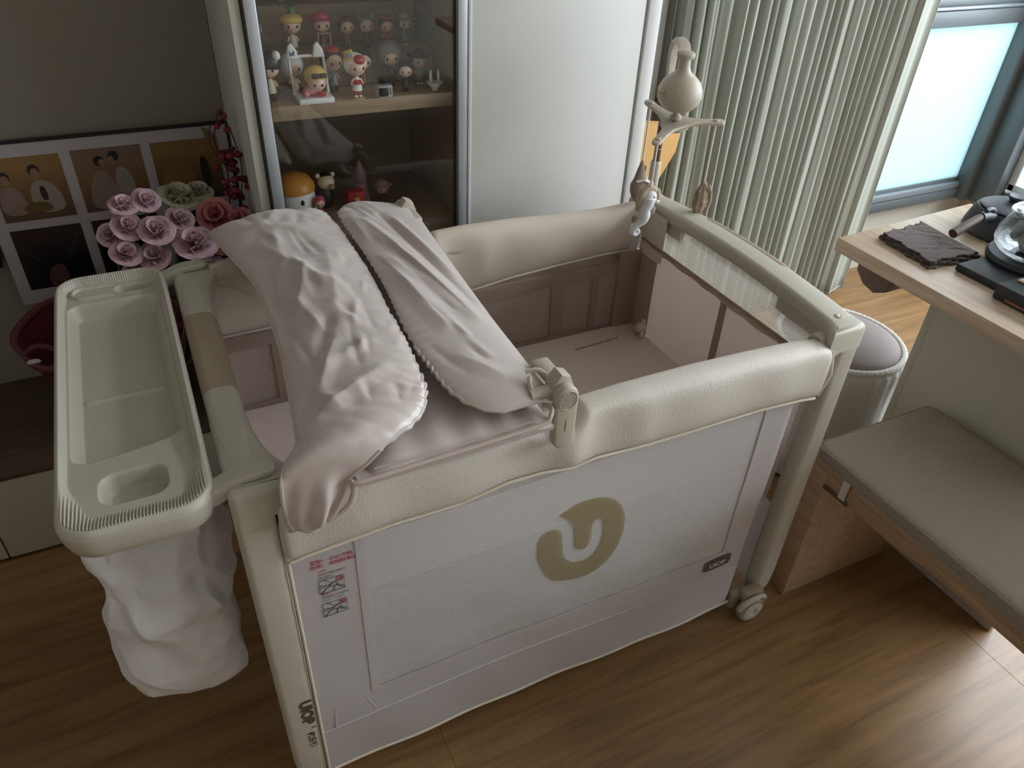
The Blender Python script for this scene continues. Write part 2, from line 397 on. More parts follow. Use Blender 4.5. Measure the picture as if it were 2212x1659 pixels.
ob('door_glass', box(.250, .657, YC-.012, YC-.007, .10, HC-.03, 0), glass, gd)
ob('door_gasket', merge(box(.2255, .2285, YC-.016, YC+.004, .08, HC, 0), box(.2515, .2545, YC-.015, YC-.002, .1, HC-.03, 0), box(.651, .655, YC-.019, YC+.002, .1, HC-.03, 0)), mat('gasket', (54, 54, 52), .6), gd)
dr = ob('solid_door', box(.6815, 1.124, YC-.02, YC, .08, HC-.01, .0025), white_lam, cab)
ob('door_edge', box(.6785, .687, YC-.0215, YC+.001, .08, HC-.01, .002), mat('edge_cool', (206, 208, 206), .4), dr)
ob('end_strip', box(1.130, 1.166, YC-.024, YC+.02, 0, HC, .003), white_m, cab)
# raised riser steps inside for back rows of toys
riser = ob('riser_step', box(.24, .66, 1.755, 1.972, 1.0025, 1.0675, .003), shelf_wood, None, 'brown wooden riser step carrying the back row of toys on the cabinet shelf', 'riser')

# low drawer unit in the left bay; top coloured dark for its shadow
low = thing('low_drawer_unit', (-.6, 1.8, 0), 'low light drawer unit with wood top coloured dark for its shadow in the bay left of the cabinet', 'cabinet')
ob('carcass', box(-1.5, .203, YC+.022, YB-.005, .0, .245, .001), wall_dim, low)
ob('top_board', box(-1.5, .203, YC-.004, YB-.005, .247, .265, .002), mat('shadowed_board', (92, 74, 58), .5, alt=(80, 62, 48), noise_scale=4, mapscale=(2, 20, 20)), low)
for a, b in ((-1.5, -.991), (-.987, -.512), (-.508, .200)):
    ob('drawer_front', box(a, b, YC, YC+.02, .012, .243, .0015), mat('drawer_face', (176, 168, 154), .5), low)
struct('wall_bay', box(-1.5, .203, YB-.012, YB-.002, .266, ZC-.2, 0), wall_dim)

# ================================================================== PHOTO BOARDS
fr = thing('photo_collage_board', (-.08, 1.94, .50), 'white collage board with a black top edge holding square wedding photo prints', 'picture frame')
YP = 1.950
ob('board', box(-.345, .196, YP, YP+.018, .495, .884, .002), mat('board_white', (168, 160, 162), .6), fr)
ob('black_edge', box(-.347, .198, YP-.002, YP+.020, .8835, .887, .0005), mat('frame_black', (22, 20, 20), .4), fr)
def photomat(name, top, mid, bot, sc=9):
    m = bpy.data.materials.new(name); m.use_nodes = True; nt = m.node_tree; b = nt.nodes['Principled BSDF']; b.inputs['Roughness'].default_value = .3
    tc = nt.nodes.new('ShaderNodeTexCoord'); sx = nt.nodes.new('ShaderNodeSeparateXYZ'); nt.links.new(tc.outputs['Generated'], sx.inputs[0])
    n = nt.nodes.new('ShaderNodeTexNoise'); n.inputs['Scale'].default_value = sc
    mp = nt.nodes.new('ShaderNodeMapping'); mp.inputs['Scale'].default_value = (.5, 1, 1.6); nt.links.new(tc.outputs['Generated'], mp.inputs[0]); nt.links.new(mp.outputs[0], n.inputs['Vector'])
    a = nt.nodes.new('ShaderNodeMath'); a.operation = 'MULTIPLY_ADD'; a.inputs[1].default_value = .35; nt.links.new(n.outputs[0], a.inputs[0]); nt.links.new(sx.outputs[2], a.inputs[2])
    r = nt.nodes.new('ShaderNodeValToRGB'); e = r.color_ramp.elements
    e[0].position = .2; e[0].color = rgb(*bot); e[1].position = 1.1; e[1].color = rgb(*top); k = e.new(.62); k.color = rgb(*mid)
    nt.links.new(a.outputs[0], r.inputs[0]); nt.links.new(r.outputs[0], b.inputs['Base Color']); return m
sun1 = photomat('print_sunset', (136, 104, 66), (112, 84, 58), (84, 68, 58)); sun2 = photomat('print_beach', (122, 98, 84), (120, 88, 62), (80, 64, 52)); sun3 = photomat('print_dusk', (128, 100, 62), (98, 76, 52), (56, 46, 38)); nightp = photomat('print_night', (40, 26, 32), (18, 16, 22), (12, 10, 14))
def pr(x0, x1, z0, z1, m, figs):
    p = ob('photo_print', box(x0, x1, YP-.0012, YP-.0002, z0, z1, 0), m, fr)
    for kf, (pts, col) in enumerate(figs):
        q = smooth_poly([(x0+(x1-x0)*a, z0+(z1-z0)*b) for a, b in pts], 2)
        ob('printed_figure', fillpoly(q, lambda u, v: (u, YP-.0014-.00012*kf, v)), flat('ph_%d_%d_%d' % col, col, .4), p, ang=None)
def circ(cx, cz, rx, rz, n=8): return [(cx+rx*math.cos(2*pi*i/n), cz+rz*math.sin(2*pi*i/n)) for i in range(n)]
wh = (142, 132, 124); skin = (132, 106, 88); hair = (40, 30, 28); dress = (134, 114, 106)
pr(-.318, -.171, .706, .854, sun1, [([(0, .0), (0, .14), (1, .16), (1, 0)], (88, 68, 50)), ([(.02, .1), (.04, .42), (.12, .56), (.26, .56), (.36, .42), (.42, .1)], dress), (circ(.18, .70, .085, .10), hair), (circ(.185, .66, .062, .085), skin),
   ([(.46, .1), (.46, .46), (.55, .62), (.72, .62), (.86, .48), (.92, .1)], wh), (circ(.60, .78, .085, .10), hair), (circ(.605, .735, .062, .085), skin), ([(.60, .3), (.60, .50), (.64, .54), (.68, .50), (.70, .3)], hair), ([(.3, .12), (.35, .28), (.65, .30), (.75, .12)], (96, 76, 44))])
pr(-.148, -.001, .707, .856, sun2, [([(.1, .0), (.14, .4), (.28, .66), (.42, .66), (.52, .4), (.76, .02)], dress), ([(.54, .28), (.54, .60), (.62, .70), (.76, .62), (.82, .3), (.7, .18)], wh), (circ(.36, .80, .085, .09), hair), (circ(.40, .77, .05, .065), skin), (circ(.58, .86, .085, .085), hair), (circ(.54, .81, .045, .06), skin), ([(.3, .02), (.35, .12), (.6, .12), (.65, .02)], (62, 56, 30))])
pr(.020, .172, .706, .855, sun3, [([(.05, .1), (.1, .6), (.4, .7), (.6, .4), (.5, .1)], (122, 92, 54)), ([(.68, .2), (.66, .6), (.72, .75), (.8, .6), (.82, .2)], hair), (circ(.72, .84, .05, .07), skin)])
pr(-.318, -.171, .532, .685, nightp, [([(.3, .0), (.34, .3), (.5, .4), (.62, .34), (.6, 0)], (78, 52, 50)), ([(.0, .8), (.42, .32), (.4, .3), (0, .74)], (44, 44, 50)), ([(.62, .4), (.96, .95), (.99, .9), (.66, .38)], (40, 40, 46))])
pr(-.148, -.001, .532, .685, nightp, [(circ(.5, .4, .1, .25), (84, 60, 56))])
pr(.020, .172, .532, .685, nightp, [(circ(.5, .4, .1, .25), (84, 60, 56))])
fr2 = thing('black_edged_frame', (-.6, 1.95, .6), 'dark picture frame at the photo left edge beside the white collage board', 'picture frame')
ob('frame', box(-.85, -.3565, YP, YP+.018, .600, .884, .002), mat('frame_black', (22, 20, 20)), fr2)
ob('photo_print', box(-.84, -.360, YP-.0012, YP-.0002, .606, .876, 0), nightp, fr2)

# ================================================================== PLAYPEN CRIB  (x 0..1.11, y .757..1.42, top .79)
crib = thing('playpen_crib', (.555, 1.09, 0), 'large beige folding baby crib with white net sides and padded leatherette rails', 'crib')
CY0, CY1 = .757, 1.425
def interp(x, xs_, ys_): return float(np.interp(x, xs_, ys_))
def rrect(hx, hz, r, k=5):
    out = []
    for cx, cz, a0 in ((hx-r, hz-r, 0), (-hx+r, hz-r, 90), (-hx+r, -hz+r, 180), (hx-r, -hz+r, 270)):
        for i in range(k+1):
            a = math.radians(a0+90*i/k); out.append((cx+r*math.cos(a), cz+r*math.sin(a)))
    return out
# end rails, swept along y with a rounded profile
def end_rail(x0, x1, bow, th=.052):
    rings = []
    for i in range(41):
        y = CY0+.004+(CY1-CY0-.008)*i/40; t = abs(2*i/40-1)
        zt = .786+bow*(1-t*t)-.022*max(0, (t-.93)/.07)**2; zb = zt-th
        rings.append([((x0+x1)/2+a, y, (zt+zb)/2+b) for a, b in rrect((x1-x0)/2, th/2, th*.31)])
    return loft(rings)
ob('end_rail', end_rail(-.001, .050, .010), plastic, crib, ang=60)
ob('end_rail', end_rail(1.050, 1.112, .020, .034), plastic, crib, ang=60)
def pad(x0, x1, ya, yb, bow, th=.052):
    rings = []
    for i in range(21):
        y = ya+(yb-ya)*i/20; t = abs(2*(y-CY0)/(CY1-CY0)-1); zt = .786+bow*(1-t*t); e = min(i, 20-i); sh = .004 if e == 0 else .0012 if e == 1 else 0
        rings.append([((x0+x1)/2+a, y, zt-th/2+b) for a, b in rrect((x1-x0)/2+.0008-sh, th/2+.0006-sh, min(.016, (x1-x0)/2*.8-sh))])
    return loft(rings)
ob('rail_pad', pad(-.001, .050, .972, 1.245, .010), plastic_dk, crib, ang=60)
ob('rail_pad', pad(1.094, 1.1125, .95, 1.24, .020, .034), plastic_dk, crib, ang=60)
# corner caps: plan outline with a concave sweep towards the long rail
def corner_cap(mx, my):
    out = [(-.002, .768), (.0012, .7602), (.009, .757), (.128, .757), (.122, .772), (.102, .778), (.088, .790), (.074, .812), (.063, .838), (.057, .865), (.053, .895), (.051, .93), (-.002, .93)]
    if mx: out = [(x if x < .055 else .052+(x-.052)*.38, y) for x, y in out]
    q = []
    for x, y in out:
        X = 1.113-x*1.0 if mx else x
        Y = CY0+CY1-y if my else y
        q.append((X, Y))
    return prism(q, 2, .7385, .789, .012, 5, True)
for mx in (0, 1):
    for my in (0, 1):
        c = ob('corner_cap', corner_cap(mx, my), plastic, crib, ang=50)
        X = (lambda v: 1.113-v) if mx else (lambda v: v); Y = (lambda v: CY0+CY1-v) if my else (lambda v: v)
        bx, by = X(.036 if mx else .085), Y(.800 if mx else .781)
        bz = .7895
        ob('bolt', lathe([(.0001, .0), (.0062, .0), (.0062, .0012), (.0046, .0024), (.0001, .0026)], (bx, by, bz), 16), plastic_in, c)
        ob('bolt_ring', tube([(bx+.0082*math.cos(2*pi*i/18), by+.0082*math.sin(2*pi*i/18), bz) for i in range(18)], .0011, 6, True), plastic_dk, c)
        # leg: front shell, slightly tapered, shaped foot
        x0, x1 = (1.062, 1.111) if mx else (-.002, .0515)
        ya, yb = (CY0, .800) if not my else (CY1-.043, CY1)
        rings = []
        for z, s, sh in ((.739, 1, 0), (.718, 1.0, 0), (.40, 1.0, 0), (.17, 1.0, 0), (.12, .98, 0), (.07, .9, .002), (.045, .72, .004), (.03, .6, .004)):
            rings.append([((x0+x1)/2+(sh if not mx else -sh)+a*s, (ya+yb)/2+b*(s if z < .1 else 1), z) for a, b in rrect((x1-x0)/2, (yb-ya)/2, .011)])
        lg = ob('leg', loft(rings), plastic, crib, ang=50)
        if not mx:
            ob('foot', box((x0+x1)/2-.018, (x0+x1)/2+.018, (ya+yb)/2-.014, (ya+yb)/2+.014, 0, .034, .008, 3), plastic_dk, lg)
        # seam between cap and leg
        ob('seam_groove', loft([[((x0+x1)/2+a, (ya+yb)/2+b, z) for a, b in rrect((x1-x0)/2+.0003, (yb-ya)/2+.0003, .0113)] for z in (.7200, .7208)], cap=False), plastic_dk, lg)
        if mx:
            wy = ya-.016 if not my else yb+.016
            wh_ = ob('caster_wheel', lathe([(.0001, -.011), (.017, -.011), (.031, -.011), (.035, -.006), (.035, .006), (.031, .011), (.012, .011), (.009, .006), (.0001, .006)], (1.040, wy, .035), 28, axis=(0, -1 if not my else 1, 0)), mat('caster_grey', (150, 140, 126), .5), crib)
            ob('wheel_disc', lathe([(.009, .0), (.026, .0), (.0275, .0022), (.024, .004), (.011, .004), (.009, .001)], (1.040, wy+(-.0105 if not my else .0105), .035), 28, axis=(0, -1 if not my else 1, 0)), plastic_in, wh_)
            ob('wheel_bracket', merge(box(1.022, 1.075, min(wy, ya+.01), max(wy, ya+.01)+.004, .050, .085, .008), box(1.0, 1.04, ya+.004, ya+.030, .018, .075, .012)), plastic_dk, crib)
            ob('wheel_fork', tube(crspline([(1.006, wy-.001, .045), (1.014, wy-.006, .068), (1.045, wy-.006, .078), (1.072, wy-.004, .066), (1.078, wy, .045)], 5), .006, 8), plastic, crib)

# near and far fabric sides
MX0, MX1, MZ0, MZ1 = .164, .925, .252, .640
def wave(x, z, sgn=1):
    return sgn*(.0035*math.sin(9*x+3*z+.4)*math.sin(7*z+1.2*x)+.0016*math.sin(31*x+8*z)*math.sin(12*z+1)*math.exp(-((z-.12)/.25)**2)+.002*hump(z, .3+.12*(x-.3), .03)*hump(x, .33, .2))
def side_y(x, z, near=True):
    e = 0
    if x > .985: e = .05*((x-.985)/.05)**2
    if near: return .7665-wave(x, z)+e
    return 1.4085+wave(x, z)-e
XN0, XN1 = .0535, 1.032
def near_fn(near):
    def f(u, v):
        x = XN0+(XN1-XN0)*u; z = .052+(.70-.052)*v
        x2 = x+(-.012*(1-v)*sstep(.9, 1.03, x) if near else 0)
        return (x2, side_y(x, z, near), z-.002*math.sin(pi*u)*(1-v))
    return f
# fabric border with the net window left open (cells skipped), plus the net itself
def skip(u, v):
    x = XN0+(XN1-XN0)*u; z = .052+.648*v
    return MX0 < x < MX1+.03*(1-(z-.25)/.4)*0 and MZ0 < z < MZ1
def net_fn(near):
    def f(u, v):
        x = MX0-.002+(MX1-MX0+.004)*u; z = MZ0-.004+(MZ1-MZ0+.012)*v
        return (x, side_y(x, z, near)+(.0012 if near else -.0012), z)
    return f
for near in (True, False):
    ob('side_panel', grid(near_fn(near), 118, 76, skip), fabric, crib, ang=None)
    n_ = ob('net_window', grid(net_fn(near), 110, 50), net, crib, ang=None, uv=(0, 2))
    fr_ = lambda x, z: (x, side_y(x, z, near)+(-.0014 if near else .0014), z)
    def strip(x0, z0, x1, z1, w):
        L = math.hypot(x1-x0, z1-z0); nx_, nz_ = -(z1-z0)/L*w/2, (x1-x0)/L*w/2
        return grid(lambda u, v: fr_(x0+(x1-x0)*u+nx_*(2*v-1), z0+(z1-z0)*u+nz_*(2*v-1)), 60, 2)
    ob('net_binding', merge(strip(MX0-.006, MZ0, MX0-.006, MZ1, .016), strip(MX1+.004, MZ0, MX1+.004, MZ1, .010), strip(MX0-.01, MZ0, MX1+.01, MZ0, .010)), fabric, crib, ang=None)
    ob('bottom_seam', tube([(x, side_y(x, .185, near)+(-.001 if near else .001), .185+.012*0) for x in np.linspace(.056, .985, 50)], .0016, 6), fabric, crib)
    ob('bottom_piping', tube([(XN0+(XN1-XN0)*u, side_y(XN0+(XN1-XN0)*u, .052, near), .052-.002*math.sin(pi*u)) for u in np.linspace(0, .96, 60)], .003, 8), piping, crib)
ob('vertical_piping', tube([(.0545, .7585+.0005*math.sin(90*z), z) for z in np.linspace(.055, .72, 60)], .0026, 8), piping, crib)
# crease tent at the lower left of the near side
ob('fabric_crease', merge(tube([(.079, side_y(.079, .25)-.0002, .185), (.092, side_y(.09, .4)-.0006, .37)], [.0016, .0005], 6), tube([(.152, side_y(.15, .25), .20), (.094, side_y(.09, .4)-.0006, .37)], [.0016, .0005], 6)), fabric, crib)

# padded bands over the long rails
def band(near):
    if near:
        xs_ = [.052, .08, .16, .26, .35, .41, .455, .50, .525, .61, .75, .86, .95, 1.01, 1.04]
        T = [.752, .762, .764, .760, .757, .752, .742, .752, .772, .776, .776, .772, .767, .762, .755]
        xb = [.052, .08, .205, .314, .391, .455, .511, .549, .648, .744, .898, .994, 1.04]
        B = [.640, .645, .655, .654, .668, .667, .657, .664, .658, .657, .657, .650, .643]
    else:
        xs_ = [.052, .1, .2, .4, .47, .50, .52, .59, .70, .82, .94, 1.0, 1.06]
        T = [.775, .772, .775, .77, .765, .772, .787, .790, .787, .780, .776, .779, .782]
        xb = [.052, .15, .3, .5, .596, .7, .821, .949, 1.029, 1.06]
        B = [.638, .640, .640, .632, .634, .648, .657, .663, .662, .660]
    rings = []
    N = 150
    x_end = 1.040 if near else 1.060
    for i in range(N+1):
        x = .052+(x_end-.052)*i/N
        t = interp(x, xs_, T); b = interp(x, xb, B)
        yc = .783 if near else 1.395
        s = -1 if near else 1
        pk = 0
        for (cx, cz, w, a) in ((.50, .70, .03, .007), (.41, .69, .05, -.005), (.56, .70, .04, -.004), (.75, .70, .08, .005), (.3, .69, .07, .004), (.16, .69, .05, .004), (.92, .69, .05, .004), (.63, .72, .03, .003)):
            pk += a*hump(x, cx, w)
        mid = (t+b)/2
        en = (.006 if i in (0, N) else .002 if i in (1, N-1) else 0)
        if near:   # outer (visible) face at low y, wraps over the top, short inner drop
            ring = [(.7615, b), (.7505-pk*.3, b+.006), (.7475-pk, b+.026), (.7465-pk*1.3, mid), (.7465-pk, t-.018), (.7505, t-.005), (.7640, t+.001), (yc, t), (.7985, t-.004), (.808, t-.016), (.812, t-.036), (.812, t-.075), (.806, t-.10), (.800, t-.075), (.790, mid), (.775, b+.02)]
        else:      # inner face at lower y is the visible one
            ring = [(1.388, b), (1.382, b+.008), (1.3765-pk, b+.035), (1.374-pk*1.5, mid), (1.376-pk, t-.030), (1.383, t-.010), (1.394, t), (1.408, t), (1.420, t-.008), (1.426, t-.026), (1.426, mid), (1.422, b+.02), (1.414, b+.002), (1.402, b-.0)]
        rc = (sum(p[0] for p in ring)/len(ring), sum(p[1] for p in ring)/len(ring))
        rings.append([(x, p[0]+(rc[0]-p[0])*en*12, p[1]+(rc[1]-p[1])*en*12) for p in ring])
    bm_ = loft(rings)
    o = ob('padded_band', bm_, leather if near else leather_in, crib, 'leatherette padded cover over the near long rail' if near else None, ang=None)
    md = o.modifiers.new('sub', 'SUBSURF'); md.levels = 1; md.render_levels = 1
    yy = .7575 if near else 1.3835
    ob('band_piping', tube([(x, yy-(.003 if near else -.001), interp(x, xb, B)+.001) for x in np.linspace(.058, x_end-.008, 80)], .0030, 8), piping, crib)
band(True); band(False)
ob('band_end_piping', tube([(1.042, .757, .648), (1.045, .748, .70), (1.043, .757, .745), (1.041, .785, .757), (1.04, .805, .735)], .003, 8), piping, crib)
# rail knuckles where the long rails enter the end frames
for my in (0, 1):
    yk = .790 if not my else 1.392
    ob('rail_knuckle', lathe([(.0001, -.028), (.020, -.028), (.023, -.022), (.0235, .012), (.022, .018), (.0001, .018)], (1.058, yk, .742), 24, axis=(1, 0, 0)), plastic_in, crib, ang=50)
    ob('long_rail', tube([(.05, yk, .742), (1.06, yk, .742)], .014, 12), plastic_in, crib)
# end panels (net above, solid below) and inner liner
def wav2(y, z, a=.003): return a*math.sin(14*y+5*z)*math.sin(9*z+2*y)
ob('end_net', grid(lambda u, v: (1.072+wav2(.8+.6*u, v), .815+.552*u, .30+.478*v), 40, 30), net_end, crib, ang=None, uv=(1, 2))
ob('end_panel', grid(lambda u, v: (1.080+wav2(.8+.6*u, v), .80+.60*u, .052+.25*v), 40, 20), fabric, crib, ang=None)
ob('end_net', grid(lambda u, v: (.030+wav2(.8+.6*u, v), .80+.60*u, .30+.455*v), 40, 30), net_end, crib, ang=None, uv=(1, 2))
ob('end_panel', grid(lambda u, v: (.028+wav2(.8+.6*u, v), .80+.60*u, .052+.25*v), 40, 20), fabric, crib, ang=None)
# outer end band

# liner
LZ0, LZ1 = .452, .700
def liner_x(y, z): return 1.052+wav2(y, z, .0025)+.004*(1-(z-LZ0)/(LZ1-LZ0))
ob('liner_end', grid(lambda u, v: (liner_x(.80+.58*u, LZ0+.238*v), .80+.58*u, LZ0+.238*v), 50, 20), liner, crib, ang=None)
0 and ob('liner_net_upper', grid(lambda u, v: (1.058+wav2(.80+.56*u, v), .812+.468*u, .700+.07*v), 50, 8), net_end, crib, ang=None, uv=(1, 2))
ob('zip_binding', grid(lambda u, v: (1.046+.008*math.cos(pi*v), .79+.575*u, .682+.022*v+.0015*math.sin(40*u)), 60, 4), liner_dk, crib, ang=None)
ob('zip_binding', tube([(1.044, y, .702) for y in np.linspace(.80, 1.36, 30)], .0028, 8), mat('zip_edge', (160, 132, 108), .8), crib)
ob('liner_strap', grid(lambda u, v: (liner_x(1.05, .5)-.0035-.001*math.sin(pi*u), 1.046+.022*u, LZ0+.23*v), 4, 12), liner_dk, crib, ang=None)
# far liner: net windows between straps
def liner_far(x, z): return 1.372+wav2(x, z, .003)
ob('liner_far_net', grid(lambda u, v: (.06+.99*u, liner_far(.06+.99*u, .455+.19*v), .455+.19*v), 90, 20), net_in, crib, ang=None, uv=(0, 2))
ob('liner_back_cloth', grid(lambda u, v: (.06+.99*u, 1.392, .44+.22*v), 20, 4), mat('liner_backing', (190, 172, 158), .9), crib, ang=None)  # backing cloth behind the far net, slightly darker than the liner
for (xa, xb_) in ((.150, .172), (.48, .502), (.806, .840), (.918, .936)):
    ob('liner_strap', grid(lambda u, v: (xa+(xb_-xa)*u, liner_far(xa, .455+.19*v)-.0035, .452+.195*v), 3, 14), liner_dk, crib, ang=None)
ob('liner_binding', grid(lambda u, v: (.06+.99*u, liner_far(.06+.99*u, .46)-.004, .455+.018*v), 80, 2), liner_dk, crib, ang=None)
ob('liner_binding', grid(lambda u, v: (.06+.99*u, liner_far(.06+.99*u, .63)-.004, .610+.032*v+.004*math.sin(9*u)), 80, 2), liner_dk, crib, ang=None)
ob('corner_sleeve', merge(grid(lambda u, v: (.985+.068*u, 1.364-.004*math.sin(pi*u), .452+.22*v), 8, 10), grid(lambda u, v: (1.049-.003*math.sin(pi*u), 1.300+.064*u, .452+.245*v), 8, 10)), liner_dk, crib, ang=None)
ob('upper_corner_sleeve', merge(grid(lambda u, v: (1.047-.012*(1-v)*0-.004*math.sin(pi*u), 1.285+.09*u, .665+.115*v), 8, 10)), leather_in, crib, ang=None)
ob('liner_near', grid(lambda u, v: (.06+.99*u, .822+wav2(.06+.99*u, v), LZ0+.27*v), 50, 10), liner, crib, ang=None)
ob('liner_left', grid(lambda u, v: (.052+wav2(.80+.58*u, v, .002), .80+.58*u, LZ0+.25*v), 50, 12), liner, crib, ang=None)
ob('strap_button', merge(ell((1.030, 1.300, .486), (.016, .014, .014), 14, 8), tube([(1.02, 1.28, .47), (1.035, 1.295, .485), (1.045, 1.31, .50)], .006, 8)), plastic_in, crib)
# mattress
mt = ob('mattress_pad', box(.056, 1.050, .826, 1.372, .436, .462, .008, 3), mattress_m, crib)
tx = textmesh('TENDER  KINDERHEIM  LOVELY  OK', .0115); tx = ([(p[0], p[1], 0) for p in tx[0]], tx[1])
w_ = max(p[0] for p in tx[0]); tx = ([(p[0]*.130/w_+.846, p[1]*.9+1.300+p[0]*.06*.130/w_, .4628) for p in tx[0]], tx[1])
ob('mattress_lettering', tx, ink, crib, ang=None)
# leg lettering: reads downwards on the near left leg
def on_leg(m, x, z, s, t=None):
    t = t or s   # text running down (-z), letter tops to the right (+x)
    return [(x+p[1]*t, .7566, z-p[0]*s) for p in m[0]], m[1]
t1 = textmesh('UlOP', 1, bold=.075); a = on_leg(t1, .0275, .306, .0300, .0255)
b = on_leg(textmesh('\u2019', 1, bold=.03), .0290, .226, .024); c_ = on_leg(textmesh('优乐博', 1, bold=.03), .0305, .212, .0165, .0145)
ob('leg_lettering', merge(a, b, c_), ink, crib, ang=None)
# big round emblem printed on the net
EMB = [(0.5018, 0.5385), (0.5171, 0.5459), (0.5385, 0.5538), (0.5609, 0.5545), (0.5896, 0.5487), (0.6091, 0.5378), (0.6242, 0.524), (0.6366, 0.5032), (0.6453, 0.4819), (0.6471, 0.4614), (0.647, 0.4346), (0.642, 0.4129), (0.6329, 0.3892), (0.6186, 0.371), (0.5984, 0.3555), (0.5715, 0.3487), (0.5438, 0.3534), (0.5161, 0.3636), (0.4992, 0.3755), (0.4874, 0.3935), (0.4766, 0.4176), (0.4686, 0.4416), (0.4649, 0.4664), (0.4653, 0.4887), (0.4705, 0.5022), (0.4809, 0.5103), (0.4944, 0.5107), (0.5064, 0.5007), (0.5114, 0.4874), (0.5149, 0.4632), (0.5165, 0.4393), (0.5241, 0.4189), (0.5387, 0.4045), (0.5553, 0.3981), (0.5715, 0.3967), (0.5872, 0.4015), (0.5962, 0.4164), (0.6015, 0.4378), (0.603, 0.4572), (0.5998, 0.4815), (0.5941, 0.4942), (0.5832, 0.4982), (0.5762, 0.4915), (0.5741, 0.4762), (0.5752, 0.4561), (0.5721, 0.4374), (0.5652, 0.4288), (0.5572, 0.429), (0.5471, 0.437), (0.5421, 0.4476), (0.5392, 0.4752), (0.5375, 0.4921), (0.5321, 0.5071), (0.5218, 0.5224), (0.5109, 0.5331)]
ob('emblem', fillpoly(smooth_poly(EMB, 1), lambda u, v: (u, side_y(u, v)-.0012, v), .012), net_logo, crib, ang=None, uv=(0, 2))
# dark woven tag
ob('woven_tag', fillpoly(smooth_poly([(.880, .216), (.880, .238), (.886, .244), (.948, .244), (.952, .240), (.952, .218), (.946, .211), (.884, .210)], 1), lambda u, v: (u, side_y(u, v)-.003, v), .01), mat('tag_grey', (92, 86, 84), .8), crib, ang=None)
tm = textmesh('UlOP', 1, bold=.03); ob('tag_lettering', ([(.893+p[0]*.019, side_y(.91, .22)-.0045, .221+p[1]*.0175) for p in tm[0]], tm[1]), mat('tag_thread', (214, 210, 206), .8), crib, ang=None)
# warning print
def onside(m, x, z, s, sy=None): return [(x+p[0]*s, side_y(x+p[0]*s, z)-.0012, z+p[1]*(sy or s)) for p in m[0]], m[1]
for m_ in (onside(textmesh('警告!', 1, bold=.02), .083, .611, .0085), onside(textmesh('危险!', 1, bold=.02), .083, .601, .0085), onside(textmesh('小心夹伤', 1, bold=.02), .111, .6115, .0088), onside(textmesh('请勿随意升降玩耍', 1, bold=.02), .111, .601, .0052, .0085), onside(textmesh('注意!', 1), .092, .590, .006), onside(textmesh('警告!', 1), .092, .5375, .006)): ob('warning_heading', m_, red_ink, crib, ang=None, kind='stuff')
for m_ in (onside(textmesh('加宽护手确认锁操作', 1), .092, .5825, .0046, .006), onside(textmesh('确保稳固.', 1), .092, .5755, .0052), onside(textmesh('不要随意下压操作锁', 1), .092, .530, .0046, .006), onside(textmesh('定位扣. 小心夹手', 1), .092, .5235, .0046)): ob('warning_text', m_, grey_ink, crib, ang=None, kind='stuff')
def side_line(pts, r=.0005): return tube([(x, side_y(x, z)-.0010, z) for x, z in pts], r, 5)
L_ = []
for z0 in (.542, .488):
    L_ += [side_line([(.0915, z0), (.129, z0), (.129, z0+.030), (.0915, z0+.030), (.0915, z0)], .0005),
        side_line([(.0915, z0+.012), (.105, z0+.016), (.113, z0+.018), (.129, z0+.024)]), side_line([(.0935, z0), (.101, z0+.009), (.109, z0+.013)], .0007), side_line([(.112, z0+.0), (.114, z0+.011)], .0008), side_line([(.117, z0+.012), (.128, z0+.004)], .0013),
        side_line([(.107, z0+.014), (.111, z0+.020), (.118, z0+.019), (.119, z0+.013), (.113, z0+.010), (.107, z0+.014)], .0006), side_line([(.098, z0+.030), (.108, z0+.022)]), side_line([(.0915, z0+.019), (.107, z0+.015)])]
for h_ in (L_[:8], L_[8:]): ob('warning_drawing', merge(*h_), grey_ink, crib, ang=None, kind='stuff')
R_ = []
for z0, tick in ((.566, 1), (.512, 0)):
    R_.append(side_line([(.1225+.0052*math.cos(2*pi*i/14), z0+.0048*math.sin(2*pi*i/14)) for i in range(15)], .0005))
    R_.append(side_line([(.1195, z0), (.122, z0-.0025), (.126, z0+.003)]) if tick else merge(side_line([(.119, z0-.003), (.126, z0+.003)]), side_line([(.119, z0+.003), (.126, z0-.003)])))
for h_ in (R_[:2], R_[2:]): ob('warning_mark', merge(*h_), red_ink, crib, ang=None, kind='stuff')

